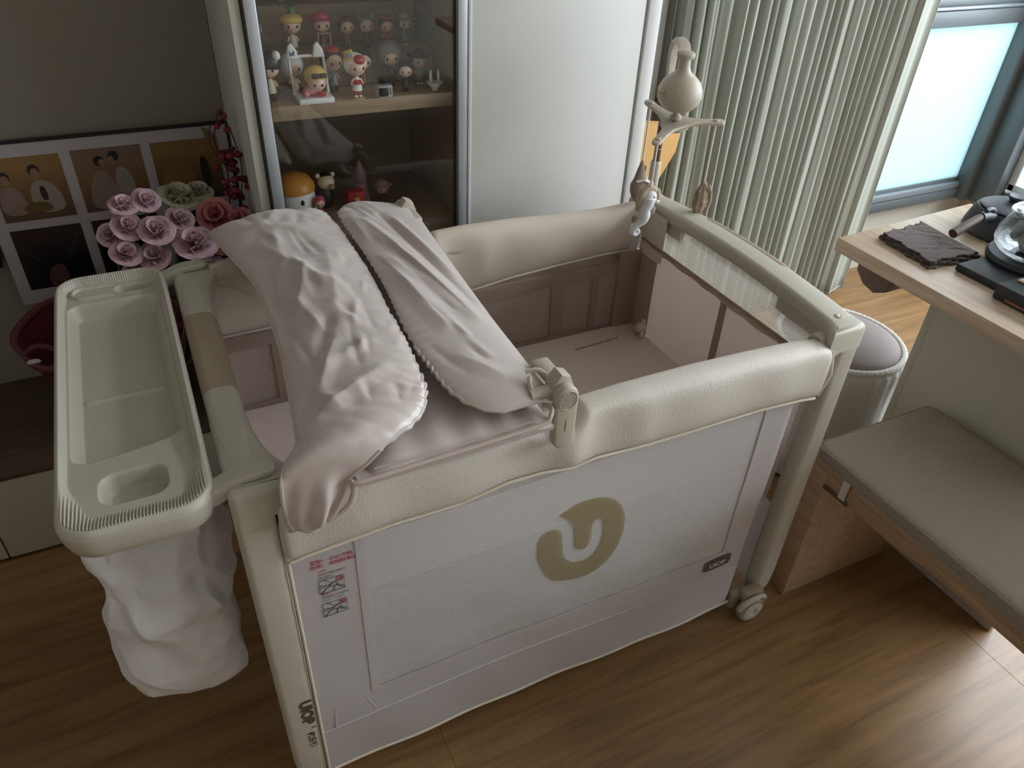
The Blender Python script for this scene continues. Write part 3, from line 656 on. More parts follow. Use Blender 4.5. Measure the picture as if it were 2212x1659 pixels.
# ================================================================== SIDE TRAY (hooked on the left end rail) and its hanging bag
tray = thing('nappy_tray', (-.103, 1.09, .74), 'long beige plastic side tray with moulded compartments hooked on the left end of the crib', 'tray')
TX0, TX1, TY0, TY1 = -.196, -.014, .752, 1.436
tcx, tcy, thx, thy, tr = (TX0+TX1)/2, (TY0+TY1)/2, (TX1-TX0)/2, (TY1-TY0)/2, .046
def sdr(x, y, cx, cy, hx, hy, r):
    qx, qy = abs(x-cx)-hx+r, abs(y-cy)-hy+r
    return math.hypot(max(qx, 0), max(qy, 0))+min(max(qx, qy), 0)-r
def tray_h(x, y):
    d = -sdr(x, y, tcx, tcy, thx, thy, tr)        # distance inside the edge
    z = .7950
    if d < .006: z -= .006*(1-d/.006)**2
    wide = .008+.024*sstep(.22, .31, tcy-y)+.005*sstep(.22, .31, y-tcy)
    z -= (.0085+.007*sstep(.80, .93, y))*sstep(.006, .006+wide, d)
    if d > .006 and abs(y-tcy) > .24:                     # ribs round the two short ends
        e = sstep(.006, .009, d)*(1-sstep(wide-.004, wide+.006, d))*sstep(.24, .30, abs(y-tcy))
        z += .0015*e*math.cos(2*pi*(x-tcx+(.25*(x-tcx) if True else 0))/.0049)
    # main basin (near end arched)
    arch = .905+.030*((x-TX0)/(TX1-TX0))**2
    s = sdr(x, y, -.1055, (arch+1.352)/2, .073, (1.352-arch)/2, .022)
    z -= .027*(1-sstep(-.012, .0015, s))
    if s < -.014: z += .0042*(1-sstep(.0015, .0035, abs(y-1.085)))*(1-sstep(.052, .060, abs(x+.107)))
    s = sdr(x, y, -.1055, .836, .0415, .0325, .022); z -= .027*(1-sstep(-.010, .001, s))
    s = sdr(x, y, -.069, 1.391, .033, .0140, .0138); z -= .016*(1-sstep(-.007, .001, s))
    s = sdr(x, y, -.100, 1.391, .070, .0195, .0190); z += .0045*(1-sstep(.0012, .0035, abs(s)))*(1-sstep(-.115, -.10, x))
    return z
NU, NV = 250, 330
def tray_xy(u, v):
    y = TY0+(TY1-TY0)*(.5-.5*math.cos(pi*v)*.0+ (v-.5)) if False else TY0+(TY1-TY0)*v
    e = min(y-TY0, TY1-y); w = thx-(tr-math.sqrt(max(0, tr*tr-(tr-e)**2)) if e < tr else 0)
    return tcx+(2*u-1)*w, y
def tray_fn(u, v):
    # denser rows near both rounded ends
    v = .5-.5*math.cos(pi*v)*.55-.5*.45*(1-2*v)
    x, y = tray_xy(u, v); return (x, y, tray_h(x, y))
ob('moulded_top', grid(tray_fn, NU, NV), plastic, tray, ang=None)
edge = rrect(thx, thy, tr, 8)
def ring(s, z): return [(tcx+a*(thx+s)/thx, tcy+b*(thy+s)/thy, z) for a, b in edge]
ob('outer_skirt', loft([ring(-.001, .7885), ring(.0006, .786), ring(.0010, .782), ring(-.0005, .765), ring(-.0035, .752), ring(-.008, .7485), ring(-.011, .752), ring(-.008, .765)], cap=False), plastic, tray, ang=60)
ob('underside', loft([ring(-.010, .7485), ring(-.014, .745), ring(-.03, .7435), ring(-.08, .7434)], cap=False), plastic_dk, tray)
for ya in (.789, 1.405):
    sec = []
    for i, (x, zt, zb) in enumerate([(-.030, .786, .760), (-.012, .790, .764), (.004, .796, .772), (.020, .800, .789), (.052, .801, .7895), (.060, .799, .790), (.064, .796, .791)]):
        w = .0145 if i < 5 else (.011 if i == 5 else .005)
        sec.append([(x, ya+a, (zt+zb)/2+b) for a, b in rrect(w, (zt-zb)/2, min(.004, (zt-zb)*.4))])
    ob('hook_arm', loft(sec), plastic, tray, ang=50)
# bag
bag = thing('cloth_storage_bag', (-.115, .93, .33), 'crumpled white cloth bag hanging below the beige side tray', 'bag')
cr = []
rb = random.Random(3)
for i in range(76):
    a0 = rb.uniform(0, 2*pi); z0 = rb.uniform(.34, .74); a1 = a0+rb.uniform(-.6, .6); z1 = z0+rb.uniform(-.17, .17)
    cr.append((a0, z0, a1, z1, rb.uniform(.007, .019), rb.choice([-1, 1, 1])*rb.uniform(.005, .011)))
for (a0, z0, a1, z1, w, h) in [(-1.2, .72, -1.55, .56, .016, .013), (-1.55, .56, -1.45, .46, .013, .010), (-1.0, .70, -1.05, .58, .014, .010), (-1.95, .66, -2.3, .56, .018, .012), (-2.4, .70, -2.05, .62, .015, -.012), (-1.75, .70, -1.8, .55, .03, -.014), (-1.9, .52, -1.5, .44, .014, .012), (-1.2, .52, -.85, .46, .014, .012), (-1.5, .47, -1.0, .42, .012, -.010), (-2.5, .58, -1.9, .44, .02, -.012)]: cr.append((a0, z0, a1, z1, w, h))
def bag_fn(u, v):
    a = 2*pi*u-pi; z = .742-(.742-.305)*v
    hx = interp(v, [0, .12, .35, .7, .9, 1], [.070, .077, .083, .090, .092, .084]); hy = interp(v, [0, .2, .6, .9, 1], [.060, .068, .075, .072, .062])
    cxx = interp(v, [0, 1], [-.112, -.122])
    ex = .55
    c, s = math.cos(a), math.sin(a)
    x = hx*math.copysign(abs(c)**ex, c); y = hy*math.copysign(abs(s)**ex, s)
    d = 0
    for (a0, z0, a1, z1, w, h) in cr:
        px, pz, qx, qz = a0*.085, z0, a1*.085, z1; xx = a*.085
        dx, dz = qx-px, qz-pz; t = max(0, min(1, ((xx-px)*dx+(z-pz)*dz)/(dx*dx+dz*dz+1e-9)))
        dd = math.hypot(xx-px-t*dx, z-pz-t*dz)
        k = dd/w
        if k < 2: d += h*(1-k/2)**1.25*(.45+.55*math.sin(pi*min(1, t+.15)))
    d *= .85*math.sin(pi*min(1, v*1.15+.12))**.5 if v < .9 else .5
    vd = mnoise.voronoi(Vector((x*13+.7, y*13, z*9+.4*x*13)))[0]; vd2 = mnoise.voronoi(Vector((x*27, y*27, z*20+3)))[0]
    tp = sstep(.02, .25, v)
    d = d*1.35+tp*(.030*(vd[0]-.42)+.006*(vd2[0]-.4))+.006*math.sin(3*a+14*z)*tp
    return (cxx+x*(1+d/hx), .930+y*(1+d/hy), z+.004*math.sin(5*a)*v)
V, F = grid(bag_fn, 240, 150)
# rounded bottom
n0 = len(V); last = [150*241+i for i in range(241)]
for k, (s, dz) in enumerate(((.97, -.010), (.90, -.017), (.72, -.021), (.35, -.022), (.02, -.022))):
    ids = []
    for i in last[:]:
        p = V[150*241+(i-150*241)] if k == 0 else V[150*241+(i-n0) % 241]
    for i in range(241):
        p = V[150*241+i]; V.append((-.122+(p[0]+.122)*s, .930+(p[1]-.930)*s, p[2]+dz+.003*math.sin(i*.5)*(1-s)))
    prev0 = 150*241 if k == 0 else n0+(k-1)*241
    for i in range(240): F.append([prev0+i, prev0+i+1, n0+k*241+i+1, n0+k*241+i])
ob('bag_body', (V, F), bagm, bag, ang=None)
ob('bag_rim', tube([(tcx-.008+.0755*math.copysign(abs(math.cos(a))**.55, math.cos(a)), .93+.066*math.copysign(abs(math.sin(a))**.55, math.sin(a)), .739) for a in np.linspace(0, 2*pi, 40, endpoint=False)], .003, 6, True), bagm, bag)

# ================================================================== CHANGING TABLE laid across the crib
ct = thing('changing_table', (.28, 1.09, .80), 'satin padded changing table with two folded flaps laid across the left half of the crib', 'changing table')
def ccre(lst):
    def f(x, y):
        z = 0
        for (x0, y0_, x1, y1, w, h) in lst:
            dx, dy = x1-x0, y1-y0_; t = max(0, min(1, ((x-x0)*dx+(y-y0_)*dy)/(dx*dx+dy*dy+1e-9)))
            k = math.hypot(x-x0-t*dx, y-y0_-t*dy)/w
            if k < 2: z += h*(1-k/2)**1.4*(.35+.65*math.sin(pi*min(1, max(0, t*.8+.1))))
        return z
    return f
def pad_fn(u, v):
    y = .722+.70*v; xl = .155+(.0 if y > .8 else (.8-y)*.3); x = xl+(.447-xl)*u
    ed = min(u, 1-u)*.3; ev = min(v, 1-v)*.70
    z = .790+.014*(1-math.exp(-ed/.012))*(1-math.exp(-ev/.010))
    z += .0016*math.sin(2*pi*x/.045+3*math.sin(13*x)+2*math.sin(19*y))*math.exp(-((y-.76)/.04)**2)
    return (x, y+.012*(1-u)*(1-v)**4*0, z)
V, F = grid(pad_fn, 60, 120)
ob('base_pad', loft([[(.158, .724, .776), (.447, .724, .782), (.447, 1.42, .782), (.158, 1.42, .782)], [(.156, .722, .7895), (.447, .722, .7895), (.447, 1.422, .7895), (.156, 1.422, .7895)]]), satin, ct)
pd = ob('quilted_pad', (V, F), satin, ct, ang=None)
ob('pad_piping', tube(crspline([(.150, .728, .786), (.16, .7205, .788), (.25, .7200, .792), (.35, .7195, .796), (.425, .7190, .802), (.440, .723, .810), (.446, .734, .816), (.440, .748, .812)], 8), .0036, 8), satin_edge, ct)
ob('pad_stitching', tube([(x, .7265, .7995+.006*sstep(.3, .43, x)) for x in np.linspace(.18, .425, 30)], .0010, 6), satin_edge, ct)
# left flap: rows run from the far end (v=0) to the hanging near corner (v=1)
LF = [  # (left pt), (right pt)
 ((.078, 1.462, .822), (.300, 1.452, .838)), ((.084, 1.440, .828), (.306, 1.440, .842)), ((.100, 1.334, .834), (.313, 1.345, .842)), ((.118, 1.235, .834), (.314, 1.255, .842)),
 ((.124, 1.150, .832), (.313, 1.165, .842)), ((.122, 1.026, .830), (.304, 1.030, .840)), ((.114, .930, .828), (.300, .935, .840)), ((.104, .845, .826), (.293, .850, .838)),
 ((.098, .800, .824), (.285, .806, .836)), ((.094, .778, .822), (.262, .770, .830)), ((.074, .752, .820), (.212, .740, .826)), ((.064, .735, .812), (.176, .728, .812)),
 ((.061, .732, .796), (.148, .728, .790)), ((.0605, .731, .774), (.140, .727, .768)), ((.062, .730, .752), (.130, .726, .751)), ((.0645, .729, .737), (.120, .726, .737)), ((.069, .729, .7275), (.109, .727, .7265)), ((.076, .7295, .7225), (.100, .729, .7215))]
LC = crspline([a+b for a, b in LF], 8)
rb = random.Random(11); lst = [(.21, 1.20, .17, 1.08, .010, .010), (.17, 1.08, .19, .98, .008, .008), (.20, 1.02, .17, .93, .008, -.009), (.16, 1.30, .22, 1.12, .014, .008), (.19, .95, .15, .86, .009, .010), (.24, .93, .17, .90, .008, .008), (.24, .86, .13, .80, .010, .010), (.22, 1.36, .14, 1.40, .012, .006), (.15, 1.20, .135, 1.0, .012, -.008), (.26, 1.25, .22, 1.02, .022, .008), (.25, 1.10, .20, 1.16, .007, .006), (.13, .88, .16, .80, .010, .008)]
for i in range(60):
    x0 = rb.uniform(.11, .29); y0_ = rb.uniform(.78, 1.42); a_ = rb.uniform(-.9, .5)+pi*.5; L = rb.uniform(.03, .10)
    lst.append((x0, y0_, x0+L*math.cos(a_)*.8, y0_+L*math.sin(a_), rb.uniform(.004, .009), rb.choice([1, -1])*rb.uniform(.0015, .0042)))
lst = [(a, b, c, d, w*1.15, h*.8) for a, b, c, d, w, h in lst]
lcr = ccre(lst)
def lflap(u, v):
    k = v*(len(LC)-1); i = min(int(k), len(LC)-2); f = k-i; p = np.array(LC[i])*(1-f)+np.array(LC[i+1])*f
    a, b = p[:3], p[3:]
    q = a*(1-u)+b*u; x, y, z = q
    flatk = 1-sstep(.60, .78, v)
    z += (.024*math.sin(pi*min(1, u*1.02))**.6+.004)*flatk
    y -= .008*math.sin(pi*u)*sstep(.66, .85, v)
    ruch = math.exp(-(1-u)/.13)
    z += flatk*(1-.75*sstep(.48, .58, v))*(.0026*ruch*math.sin(2*pi*(y+.3*x)/.019+2.2*math.sin(33*y))*(.6+.4*math.sin(17*y+1)))
    x -= ruch*.0014*math.sin(2*pi*(y)/.019+2.2*math.sin(33*y))*flatk*(1-.8*sstep(.48, .58, v))
    z += lcr(x, y)*flatk*sstep(0, .06, u)
    z += .0034*flatk*math.exp(-(1-u)/.38)*abs(mnoise.noise(Vector((y*42+x*20, u*2.5, 3))))*2 - .002*flatk*math.exp(-(1-u)/.38)
    dr = sstep(.66, .76, v)*(1-sstep(.84, .95, v))
    y -= dr*(.010*math.cos(2*pi*(u*1.6+.1))*math.sin(pi*u)+.006*math.sin(2*pi*u*2.3+5*v))
    return (x, y, z)
lf = ob('left_flap', grid(lflap, 70, 230), satin, ct, ang=None); solid(lf, .006)
ob('flap_edge_piping', tube([lflap(.0, v) for v in np.linspace(0, .93, 86)], .0026, 6), satin_edge, ct)
ob('flap_edge_piping', tube([lflap(1.0, v) for v in np.linspace(.93, .62, 40)], .0026, 6), satin_edge, ct)
# loop of hem behind the hanging corner
ob('hanging_hem_loop', tube(crspline([(.150, .740, .792), (.1525, .733, .768), (.143, .729, .745), (.122, .728, .731), (.100, .7285, .7255)], 6), [.003]*4+[.0045]*16+[.004]*5, 10), satin, ct)
ob('hanging_cord', tube([(.072, .731, .728), (.068, .742, .715), (.062, .752, .705)], .0022, 6), satin_edge, ct)
# right flap
RF = [((.352, 1.478, .838), (.420, 1.470, .836)), ((.338, 1.455, .842), (.468, 1.440, .836)), ((.324, 1.412, .846), (.482, 1.400, .836)), ((.324, 1.237, .846), (.474, 1.240, .832)), ((.320, 1.100, .844), (.466, 1.085, .830)), ((.308, .964, .840), (.459, .955, .830)),
      ((.312, .867, .836), (.456, .86, .830)), ((.320, .800, .832), (.452, .790, .830)), ((.342, .760, .828), (.446, .762, .828)), ((.372, .742, .824), (.438, .744, .824))]
RC = crspline([a+b for a, b in RF], 8)
lst2 = [(.36, 1.36, .43, .96, .012, .010), (.40, 1.38, .445, 1.02, .009, -.008), (.345, 1.20, .37, .95, .014, .008), (.42, 1.35, .455, 1.12, .007, .007), (.37, 1.25, .42, 1.0, .008, -.006), (.34, 1.38, .345, 1.28, .010, .006), (.36, .86, .40, .80, .012, .004)]
for i in range(26):
    x0 = rb.uniform(.33, .42); y0_ = rb.uniform(.80, 1.40); L = rb.uniform(.03, .09)
    lst2.append((x0, y0_, x0-L*.25, y0_+L, rb.uniform(.004, .008), rb.choice([1, -1])*rb.uniform(.001, .003)))
rcr = ccre(lst2)
def rflap(u, v):
    k = v*(len(RC)-1); i = min(int(k), len(RC)-2); f = k-i; p = np.array(RC[i])*(1-f)+np.array(RC[i+1])*f
    q = p[:3]*(1-u)+p[3:]*u; x, y, z = q
    z += .014*math.sin(pi*u)**.6*math.sin(pi*min(1, v*.9+.1))**.4
    ruch = math.exp(-u/.12)*(1-sstep(.92, 1, v))
    z += .0026*ruch*math.sin(2*pi*y/.020+2.4*math.sin(29*y))*(.6+.4*math.sin(15*y)); x += ruch*.0013*math.sin(2*pi*y/.020+2.4*math.sin(29*y)+1)
    z += rcr(x, y)*math.sin(pi*min(1, u+.05))**.5
    return (x, y, z)
rf = ob('right_flap', grid(rflap, 60, 190), satin, ct, ang=None); solid(rf, .006)
ob('flap_edge_piping', tube([rflap(0, v) for v in np.linspace(.6, 1, 40)]+[rflap(u, 1) for u in np.linspace(.1, 1, 8)], .0028, 6), satin_edge, ct)
ob('side_bar', tube([(.452, .775, .818), (.456, 1.42, .818)], .0085, 12), plastic_in, ct)
ob('cloth_tab', tube(crspline([(.430, .775, .846), (.426, .762, .838), (.432, .750, .826), (.440, .752, .818)], 6), .004, 8), satin, ct)
ob('cloth_tab', tube(crspline([(.428, .785, .850), (.445, .780, .852), (.456, .772, .846)], 6), .0035, 8), satin, ct)
# clamps
def clamp(near):
    y0_, y1_ = (.7265, .7435) if near else (1.437, 1.454)
    sg = 1 if near else -1
    zt, zb, xc = .848, .735, .4690
    out = [(xc+.0185*math.cos(a), zt-.0185+.0185*math.sin(a)) for a in np.linspace(0, pi, 12)]+[(xc+.0175*math.cos(a), zb+.0175+.0175*math.sin(a)) for a in np.linspace(pi, 2*pi, 12)]
    c = ob('rail_clamp', prism(out, 1, y0_, y1_, .004, 3), plastic_in, ct, ang=50)
    ob('clamp_head', prism([(xc-.020, zt-.030), (xc-.014, zt-.002), (xc-.003, zt+.012), (xc+.012, zt+.006), (xc+.0185, zt-.012), (xc+.018, zt-.035)], 1, min(y1_*1, y1_+sg*.026) if near else y0_-.026, max(y1_, y1_+sg*.026) if near else y0_, .003, 2), plastic_in, c)
    ob('clamp_barrel', tube([(xc-.048, (y1_ if near else y0_)+sg*.012, .828), (xc-.010, (y1_ if near else y0_)+sg*.012, .828)], .0105, 18), plastic_in, c)
    ob('clamp_inner_plate', box(xc-.016, xc+.016, (.815 if near else 1.355), (.825 if near else 1.365), .745, .83, .004), plastic_in, c)
    ob('clamp_bridge', box(xc-.014, xc+.014, .735 if near else 1.36, .82 if near else 1.445, .8295, .842, .004), plastic_in, c)
    f = y0_-.0006 if near else y1_+.0006
    if near:
        ob('grip_ring', tube([(xc+.0145*math.cos(a), f, zt-.0215+.0165*math.sin(a)) for a in np.linspace(0, 2*pi, 24, endpoint=False)], .0008, 6, True), plastic, c)
        for i in range(-3, 4):
            for j in range(-3, 4):
                px, pz = (i+(.5 if j % 2 else 0))*.0040, j*.0040
                if (px/.0125)**2+(pz/.0142)**2 < 1:
                    ob('grip_stud', lathe([(.0015, 0), (.0012, .0009), (.0001, .0012)], (xc+px, f+.0002, zt-.0215+pz), 6, axis=(0, -1, 0)), plastic, c)
        ob('slot_mark', box(xc-.0006, xc+.0006, f-.0002, f+.0004, .770, .790, 0), plastic_dk, c)
clamp(True); clamp(False)
# brackets at the far left corner
fb = ob('corner_bracket', prism([(.062, .775), (.066, .802), (.10, .812), (.142, .808), (.150, .780), (.152, .722), (.140, .716), (.118, .738), (.098, .752), (.078, .760)], 1, 1.372, 1.384, .003, 2), plastic, ct, ang=50)
ob('bracket_bolt', lathe([(.0001, 0), (.005, 0), (.005, .0015), (.0001, .0022)], (.088, 1.3715, .772), 14, axis=(0, -1, 0)), plastic_in, fb)

# ================================================================== CRIB MOBILE
mob = thing('crib_mobile', (1.072, 1.395, .80), 'beige mobile with onion shaped music box on a pole at the far crib corner', 'mobile')
px, py = 1.074, 1.398
ob('pole_socket', lathe([(.0001, .792), (.0125, .792), (.0125, .872), (.0105, .876), (.0001, .876)], (px, py, 0), 18), plastic_in, mob)
ob('pole', tube([(px, py, .870), (px, py, 1.02)], .0080, 12), dark_wood, mob)
for z in (.905, .935, .965): ob('pole_mark', tube([(px+.0083*math.cos(a), py+.0083*math.sin(a), z) for a in np.linspace(0, 2*pi, 12, endpoint=False)], .0006, 5, True), piping, mob)
hx, hy = 1.032, 1.300
ob('arm', loft([[(p[0]+a, p[1]+b*math.cos(th), p[2]+b*math.sin(th)) for a, b in rrect(w, .0045, .003)] for p, w, th in [((px, py, 1.0), .0085, 0), ((px, py, 1.08), .010, 0), ((px-.001, py-.002, 1.115), .011, .3), ((px-.004, py-.012, 1.136), .012, .9), ((px-.010, py-.028, 1.145), .0125, 1.35), ((px-.020, py-.050, 1.146), .0135, 1.6), ((px-.030, py-.072, 1.143), .0145, 1.7), ((hx, hy+.008, 1.138), .016, 1.7)]]), plastic_in, mob, ang=60)
mb = ob('music_box', lathe([(.0001, 1.020), (.018, 1.021), (.030, 1.026), (.041, 1.037), (.0465, 1.052), (.0455, 1.066), (.039, 1.080), (.028, 1.091), (.0165, 1.099), (.0125, 1.108), (.0115, 1.120), (.012, 1.127), (.0001, 1.127)], (hx, hy, 0), 40), plastic_in, mob)
ob('neck_collar', lathe([(.0001, 1.126), (.0165, 1.126), (.0185, 1.130), (.018, 1.135), (.014, 1.138), (.0001, 1.139)], (hx, hy, 0), 28), plastic_in, mob)
ob('winding_knob', merge(tube([(hx-.044, hy-.006, 1.066), (hx-.058, hy-.007, 1.067)], .004, 10), box(hx-.064, hx-.058, hy-.010, hy-.004, 1.056, 1.078, .002)), plastic_dk, mob)
ob('hub_knob', lathe([(.0001, 1.002), (.008, 1.002), (.012, 1.006), (.012, 1.011), (.007, 1.015), (.006, 1.022), (.0001, 1.022)], (hx, hy, 0), 20), plastic_in, mob)
zs = .998
ARM = []
ends = [(93, .105), (213, .105), (333, .105)]
tilt = Matrix.Translation((hx, hy, zs)) @ Matrix.Rotation(math.radians(12), 4, Vector((math.cos(math.radians(-38.5)), math.sin(math.radians(-38.5)), 0))) @ Matrix.Translation((-hx, -hy, -zs))
for k, (a, L) in enumerate(ends):
    a1 = math.radians(a); d = (math.cos(a1), math.sin(a1)); nrm = (-d[1], d[0]); w = .0095
    for q, r in ((.24, 1.9), (.36, 1.35), (.6, 1.0)): ARM.append((hx+d[0]*L*q-nrm[0]*w*r, hy+d[1]*L*q-nrm[1]*w*r))
    tipc = (hx+d[0]*(L-w), hy+d[1]*(L-w))
    for t in np.linspace(-pi/2, pi/2, 7): ARM.append((tipc[0]+w*(math.cos(t)*d[0]+math.sin(t)*nrm[0]), tipc[1]+w*(math.cos(t)*d[1]+math.sin(t)*nrm[1])))
    for q, r in ((.6, 1.0), (.36, 1.35), (.24, 1.9)): ARM.append((hx+d[0]*L*q+nrm[0]*w*r, hy+d[1]*L*q+nrm[1]*w*r))
ob('cross_arm', xf(prism(ARM, 2, zs-.004, zs+.003, .0015, 2), tilt), plastic_in, mob, ang=50)
ob('arm_disc', xf(lathe([(.0001, zs-.012), (.026, zs-.012), (.031, zs-.008), (.031, zs-.004), (.0001, zs-.004)], (hx, hy, 0), 28), tilt), plastic_in, mob)
HANG = []
for (a, L) in ends:
    a1 = math.radians(a); p_ = tilt @ Vector((hx+math.cos(a1)*(L-.018), hy+math.sin(a1)*(L-.018), zs)); HANG.append(tuple(p_))
    ob('arm_stud', xf(lathe([(.0001, 0), (.006, 0), (.006, .0015), (.0045, .003), (.0001, .003)], (hx+math.cos(a1)*(L-.018), hy+math.sin(a1)*(L-.018), zs+.003), 14), tilt), plastic_in, mob)
cord = mat('white_cord', (226, 222, 216), .8)
plush1 = mat('plush_taupe', (140, 122, 106), .9, sheen=.4, bump=('noise', 300), bs=.5, bd=.001); plush2 = mat('plush_white', (222, 220, 222), .85); plush3 = mat('plush_beige', (176, 160, 138), .9, bump=('noise', 250), bs=.4, bd=.001)
# left: pointed starfish / shell plush
(hx1, hy1, hz1), (hx2, hy2, hz2), (hx3, hy3, hz3) = HANG
s1 = thing('plush_starfish', (hx1, hy1, .80), 'brown and beige plush toy with a pointed tip hanging behind the seahorse', 'plush toy', None)
ob('cord', tube([(hx1, hy1, hz1-.004), (hx1, hy1, .885)], .0022, 8), cord, s1)
ob('body', loft([[(hx1+r*math.cos(a)*k, hy1+r*.65*math.sin(a), z) for a in np.linspace(0, 2*pi, 16, endpoint=False)] for z, r, k in ((.888, .002, 1), (.876, .007, 1), (.860, .012, 1), (.845, .015, 1.1), (.832, .020, 1.2), (.815, .021, 1.1), (.800, .017, 1), (.790, .010, 1), (.785, .003, 1))]), plush1, s1, ang=None)
ob('arm', ell((hx1+.018, hy1-.008, .820), (.014, .010, .022), M3=Matrix.Rotation(.5, 3, 'Y')), plush3, s1, ang=None)
ob('band', tube([(hx1-.018, hy1-.012, .842), (hx1, hy1-.020, .846), (hx1+.016, hy1-.012, .838), (hx1+.022, hy1-.008, .828)], .003, 8), plush2, s1)
ob('tag', box(hx1+.008, hx1+.011, hy1-.006, hy1+.004, .848, .874, .001), mat('tag_pink', (214, 190, 184), .8), s1)
# seahorse
s2 = thing('plush_seahorse', (hx2, hy2, .79), 'white plush seahorse with taupe fin hanging in front on the crib mobile', 'plush toy', None)
ob('cord', tube([(hx2, hy2, hz2-.004), (hx2, hy2, .872)], .0022, 8), cord, s2)
SH = crspline([(hx2-.004, hy2, .858, .0155), (hx2-.006, hy2-.001, .847, .014), (hx2-.010, hy2-.001, .835, .0125), (hx2-.010, hy2-.001, .822, .0135), (hx2-.013, hy2-.001, .810, .0115), (hx2-.022, hy2, .800, .0085), (hx2-.030, hy2, .791, .0065), (hx2-.032, hy2, .782, .0055), (hx2-.026, hy2, .776, .005), (hx2-.018, hy2, .778, .0045), (hx2-.016, hy2, .784, .004), (hx2-.021, hy2, .785, .003)], 4)
ob('body', tube([p[:3] for p in SH], [p[3]*1.35 for p in SH], 14, sy=.75), plush2, s2, ang=None)
ob('head', ell((hx2+.001, hy2-.001, .860), (.0155, .012, .0145)), plush2, s2, ang=None)
ob('snout', tube([(hx2+.010, hy2-.001, .856), (hx2+.019, hy2-.001, .848), (hx2+.024, hy2-.001, .846)], [.0075, .006, .0055], 10), plush2, s2, ang=None)
ob('mane', tube(crspline([(hx2+.018, hy2+.003, .867), (hx2+.004, hy2+.003, .876), (hx2-.012, hy2+.003, .872), (hx2-.020, hy2+.003, .859), (hx2-.022, hy2+.003, .843), (hx2-.024, hy2+.003, .830)], 5), [.008]*11+[.009]*10+[.006]*5, 10), plush3, s2, ang=None)
ob('cheek', ell((hx2+.020, hy2+.002, .860), (.009, .010, .016)), plush3, s2, ang=None)
ob('fin', ell((hx2+.004, hy2-.010, .833), (.009, .005, .011)), plush1, s2, ang=None)
ob('tail_fin', ell((hx2-.030, hy2+.002, .812), (.006, .005, .009)), plush1, s2, ang=None)
ob('eye', ell((hx2+.004, hy2-.0125, .862), (.0022, .0015, .0022), 8, 6), ink, s2)
# right shell
s3 = thing('plush_shell', (hx3, hy3, .80), 'furry brown plush shell hanging at the right of the crib mobile', 'plush toy', None)
ob('cord', tube([(hx3, hy3, hz3-.004), (hx3, hy3, .868)], .0022, 8), cord, s3)
ob('body', loft([[(hx3+r*math.cos(a)*(1+.09*math.cos(7*a)), hy3+r*.7*math.sin(a)*(1+.09*math.cos(7*a)), z) for a in np.linspace(0, 2*pi, 42, endpoint=False)] for z, r in ((.872, .003), (.866, .008), (.855, .013), (.842, .0175), (.828, .0195), (.815, .0185), (.803, .014), (.795, .008), (.792, .002))]), mat('plush_brown', (176, 158, 138), .9, alt=(134, 114, 96), noise_scale=90, bump=('noise', 240), bs=.6, bd=.0015), s3, ang=None)
ob('light_edge', tube([(hx3+.004, hy3-.012, .868), (hx3+.014, hy3-.012, .850), (hx3+.017, hy3-.012, .828), (hx3+.011, hy3-.012, .806)], .0032, 8), plush3, s3)

# ================================================================== CURTAIN in front of the back window
cur = thing('window_curtain', (1.95, 1.86, 0), 'full length pleated grey-green curtain drawn to the left of the frosted window', 'curtain')
rc = random.Random(5)
cx0, cx1 = 1.46, 2.475
knots = [cx0]; 
while knots[-1] < 2.36: knots.append(knots[-1]+rc.uniform(.030, .052))
knots = knots[:-1]+[2.375]
folds = [(rc.uniform(.016, .028), rc.uniform(.15, .42)) for _ in knots]
def cur_path():
    P = []
    for i in range(len(knots)-1):
        a, b = knots[i], knots[i+1]; A, sh = folds[i]
        for t in np.linspace(0, 1, 14, endpoint=False):
            x = a+(b-a)*t+.008*math.sin(2*pi*t)*(1 if i % 2 else 1)
            y = 1.868-A*math.cos(2*pi*t)*1.0+.006*math.sin(4*pi*t+i)
            P.append((x, y))
    for t in np.linspace(0, 1, 14): P.append((2.375+.10*t, 1.868-.034*math.cos(pi*t*.8)*(1-t)-.012*t+.004*math.sin(9*t)))
    return P
CP = cur_path(); nP = len(CP)
def cur_fn(u, v):
    k = min(int(round(u*(nP-1))), nP-1); x, y = CP[k]; z = .018+2.45*v
    w = .006*math.sin(2.3*z+x*9)+.004*math.sin(5.1*z+x*23); s = 1-.20*v*0
    return (x+w+(x-1.95)*.012*v, 1.868+(y-1.868)*(1.0+.12*math.sin(3*z+7*x))+.5*w, z)
o = ob('curtain_cloth', grid(cur_fn, nP-1, 40), curtain_m, cur, ang=None); solid(o, .0022, 0)
ob('side_hem', tube([cur_fn(1, v) for v in np.linspace(0, 1, 24)], .0022, 6), curtain_m, cur)
ob('bottom_hem', tube([(CP[i][0], CP[i][1], .024) for i in range(0, nP, 2)], .003, 5), curtain_m, cur)
cur2 = thing('sheer_curtain_edge', (1.53, 1.94, 0), 'flat pale green curtain edge between the white cabinet and the pleated curtain', 'curtain')
o = ob('curtain_cloth', grid(lambda u, v: (1.480+.085*u, 1.945+.006*math.sin(9*u), .018+2.45*v), 12, 10), curtain_m, cur2, ang=None); solid(o, .002, 0)
struct('trim_2', box(1.58, 1.64, 1.900, 1.958, .0, 2.5, .004), mat('frame_dark', (38, 40, 40), .5))

# orange board + white label behind the cabinet end
kb = thing('orange_carton', (1.30, 1.76, 0), 'orange brown board carton standing behind the right end of the white cabinet', 'box')
ob('carton_body', prism([(1.20, .0), (1.345, .0), (1.352, .66), (1.402, .745), (1.412, .815), (1.20, .845)], 1, 1.74, 1.80, .003), kraft, kb)
ob('paper_label', box(1.27, 1.325, 1.7385, 1.7398, .655, .682, 0), white_m, kb)

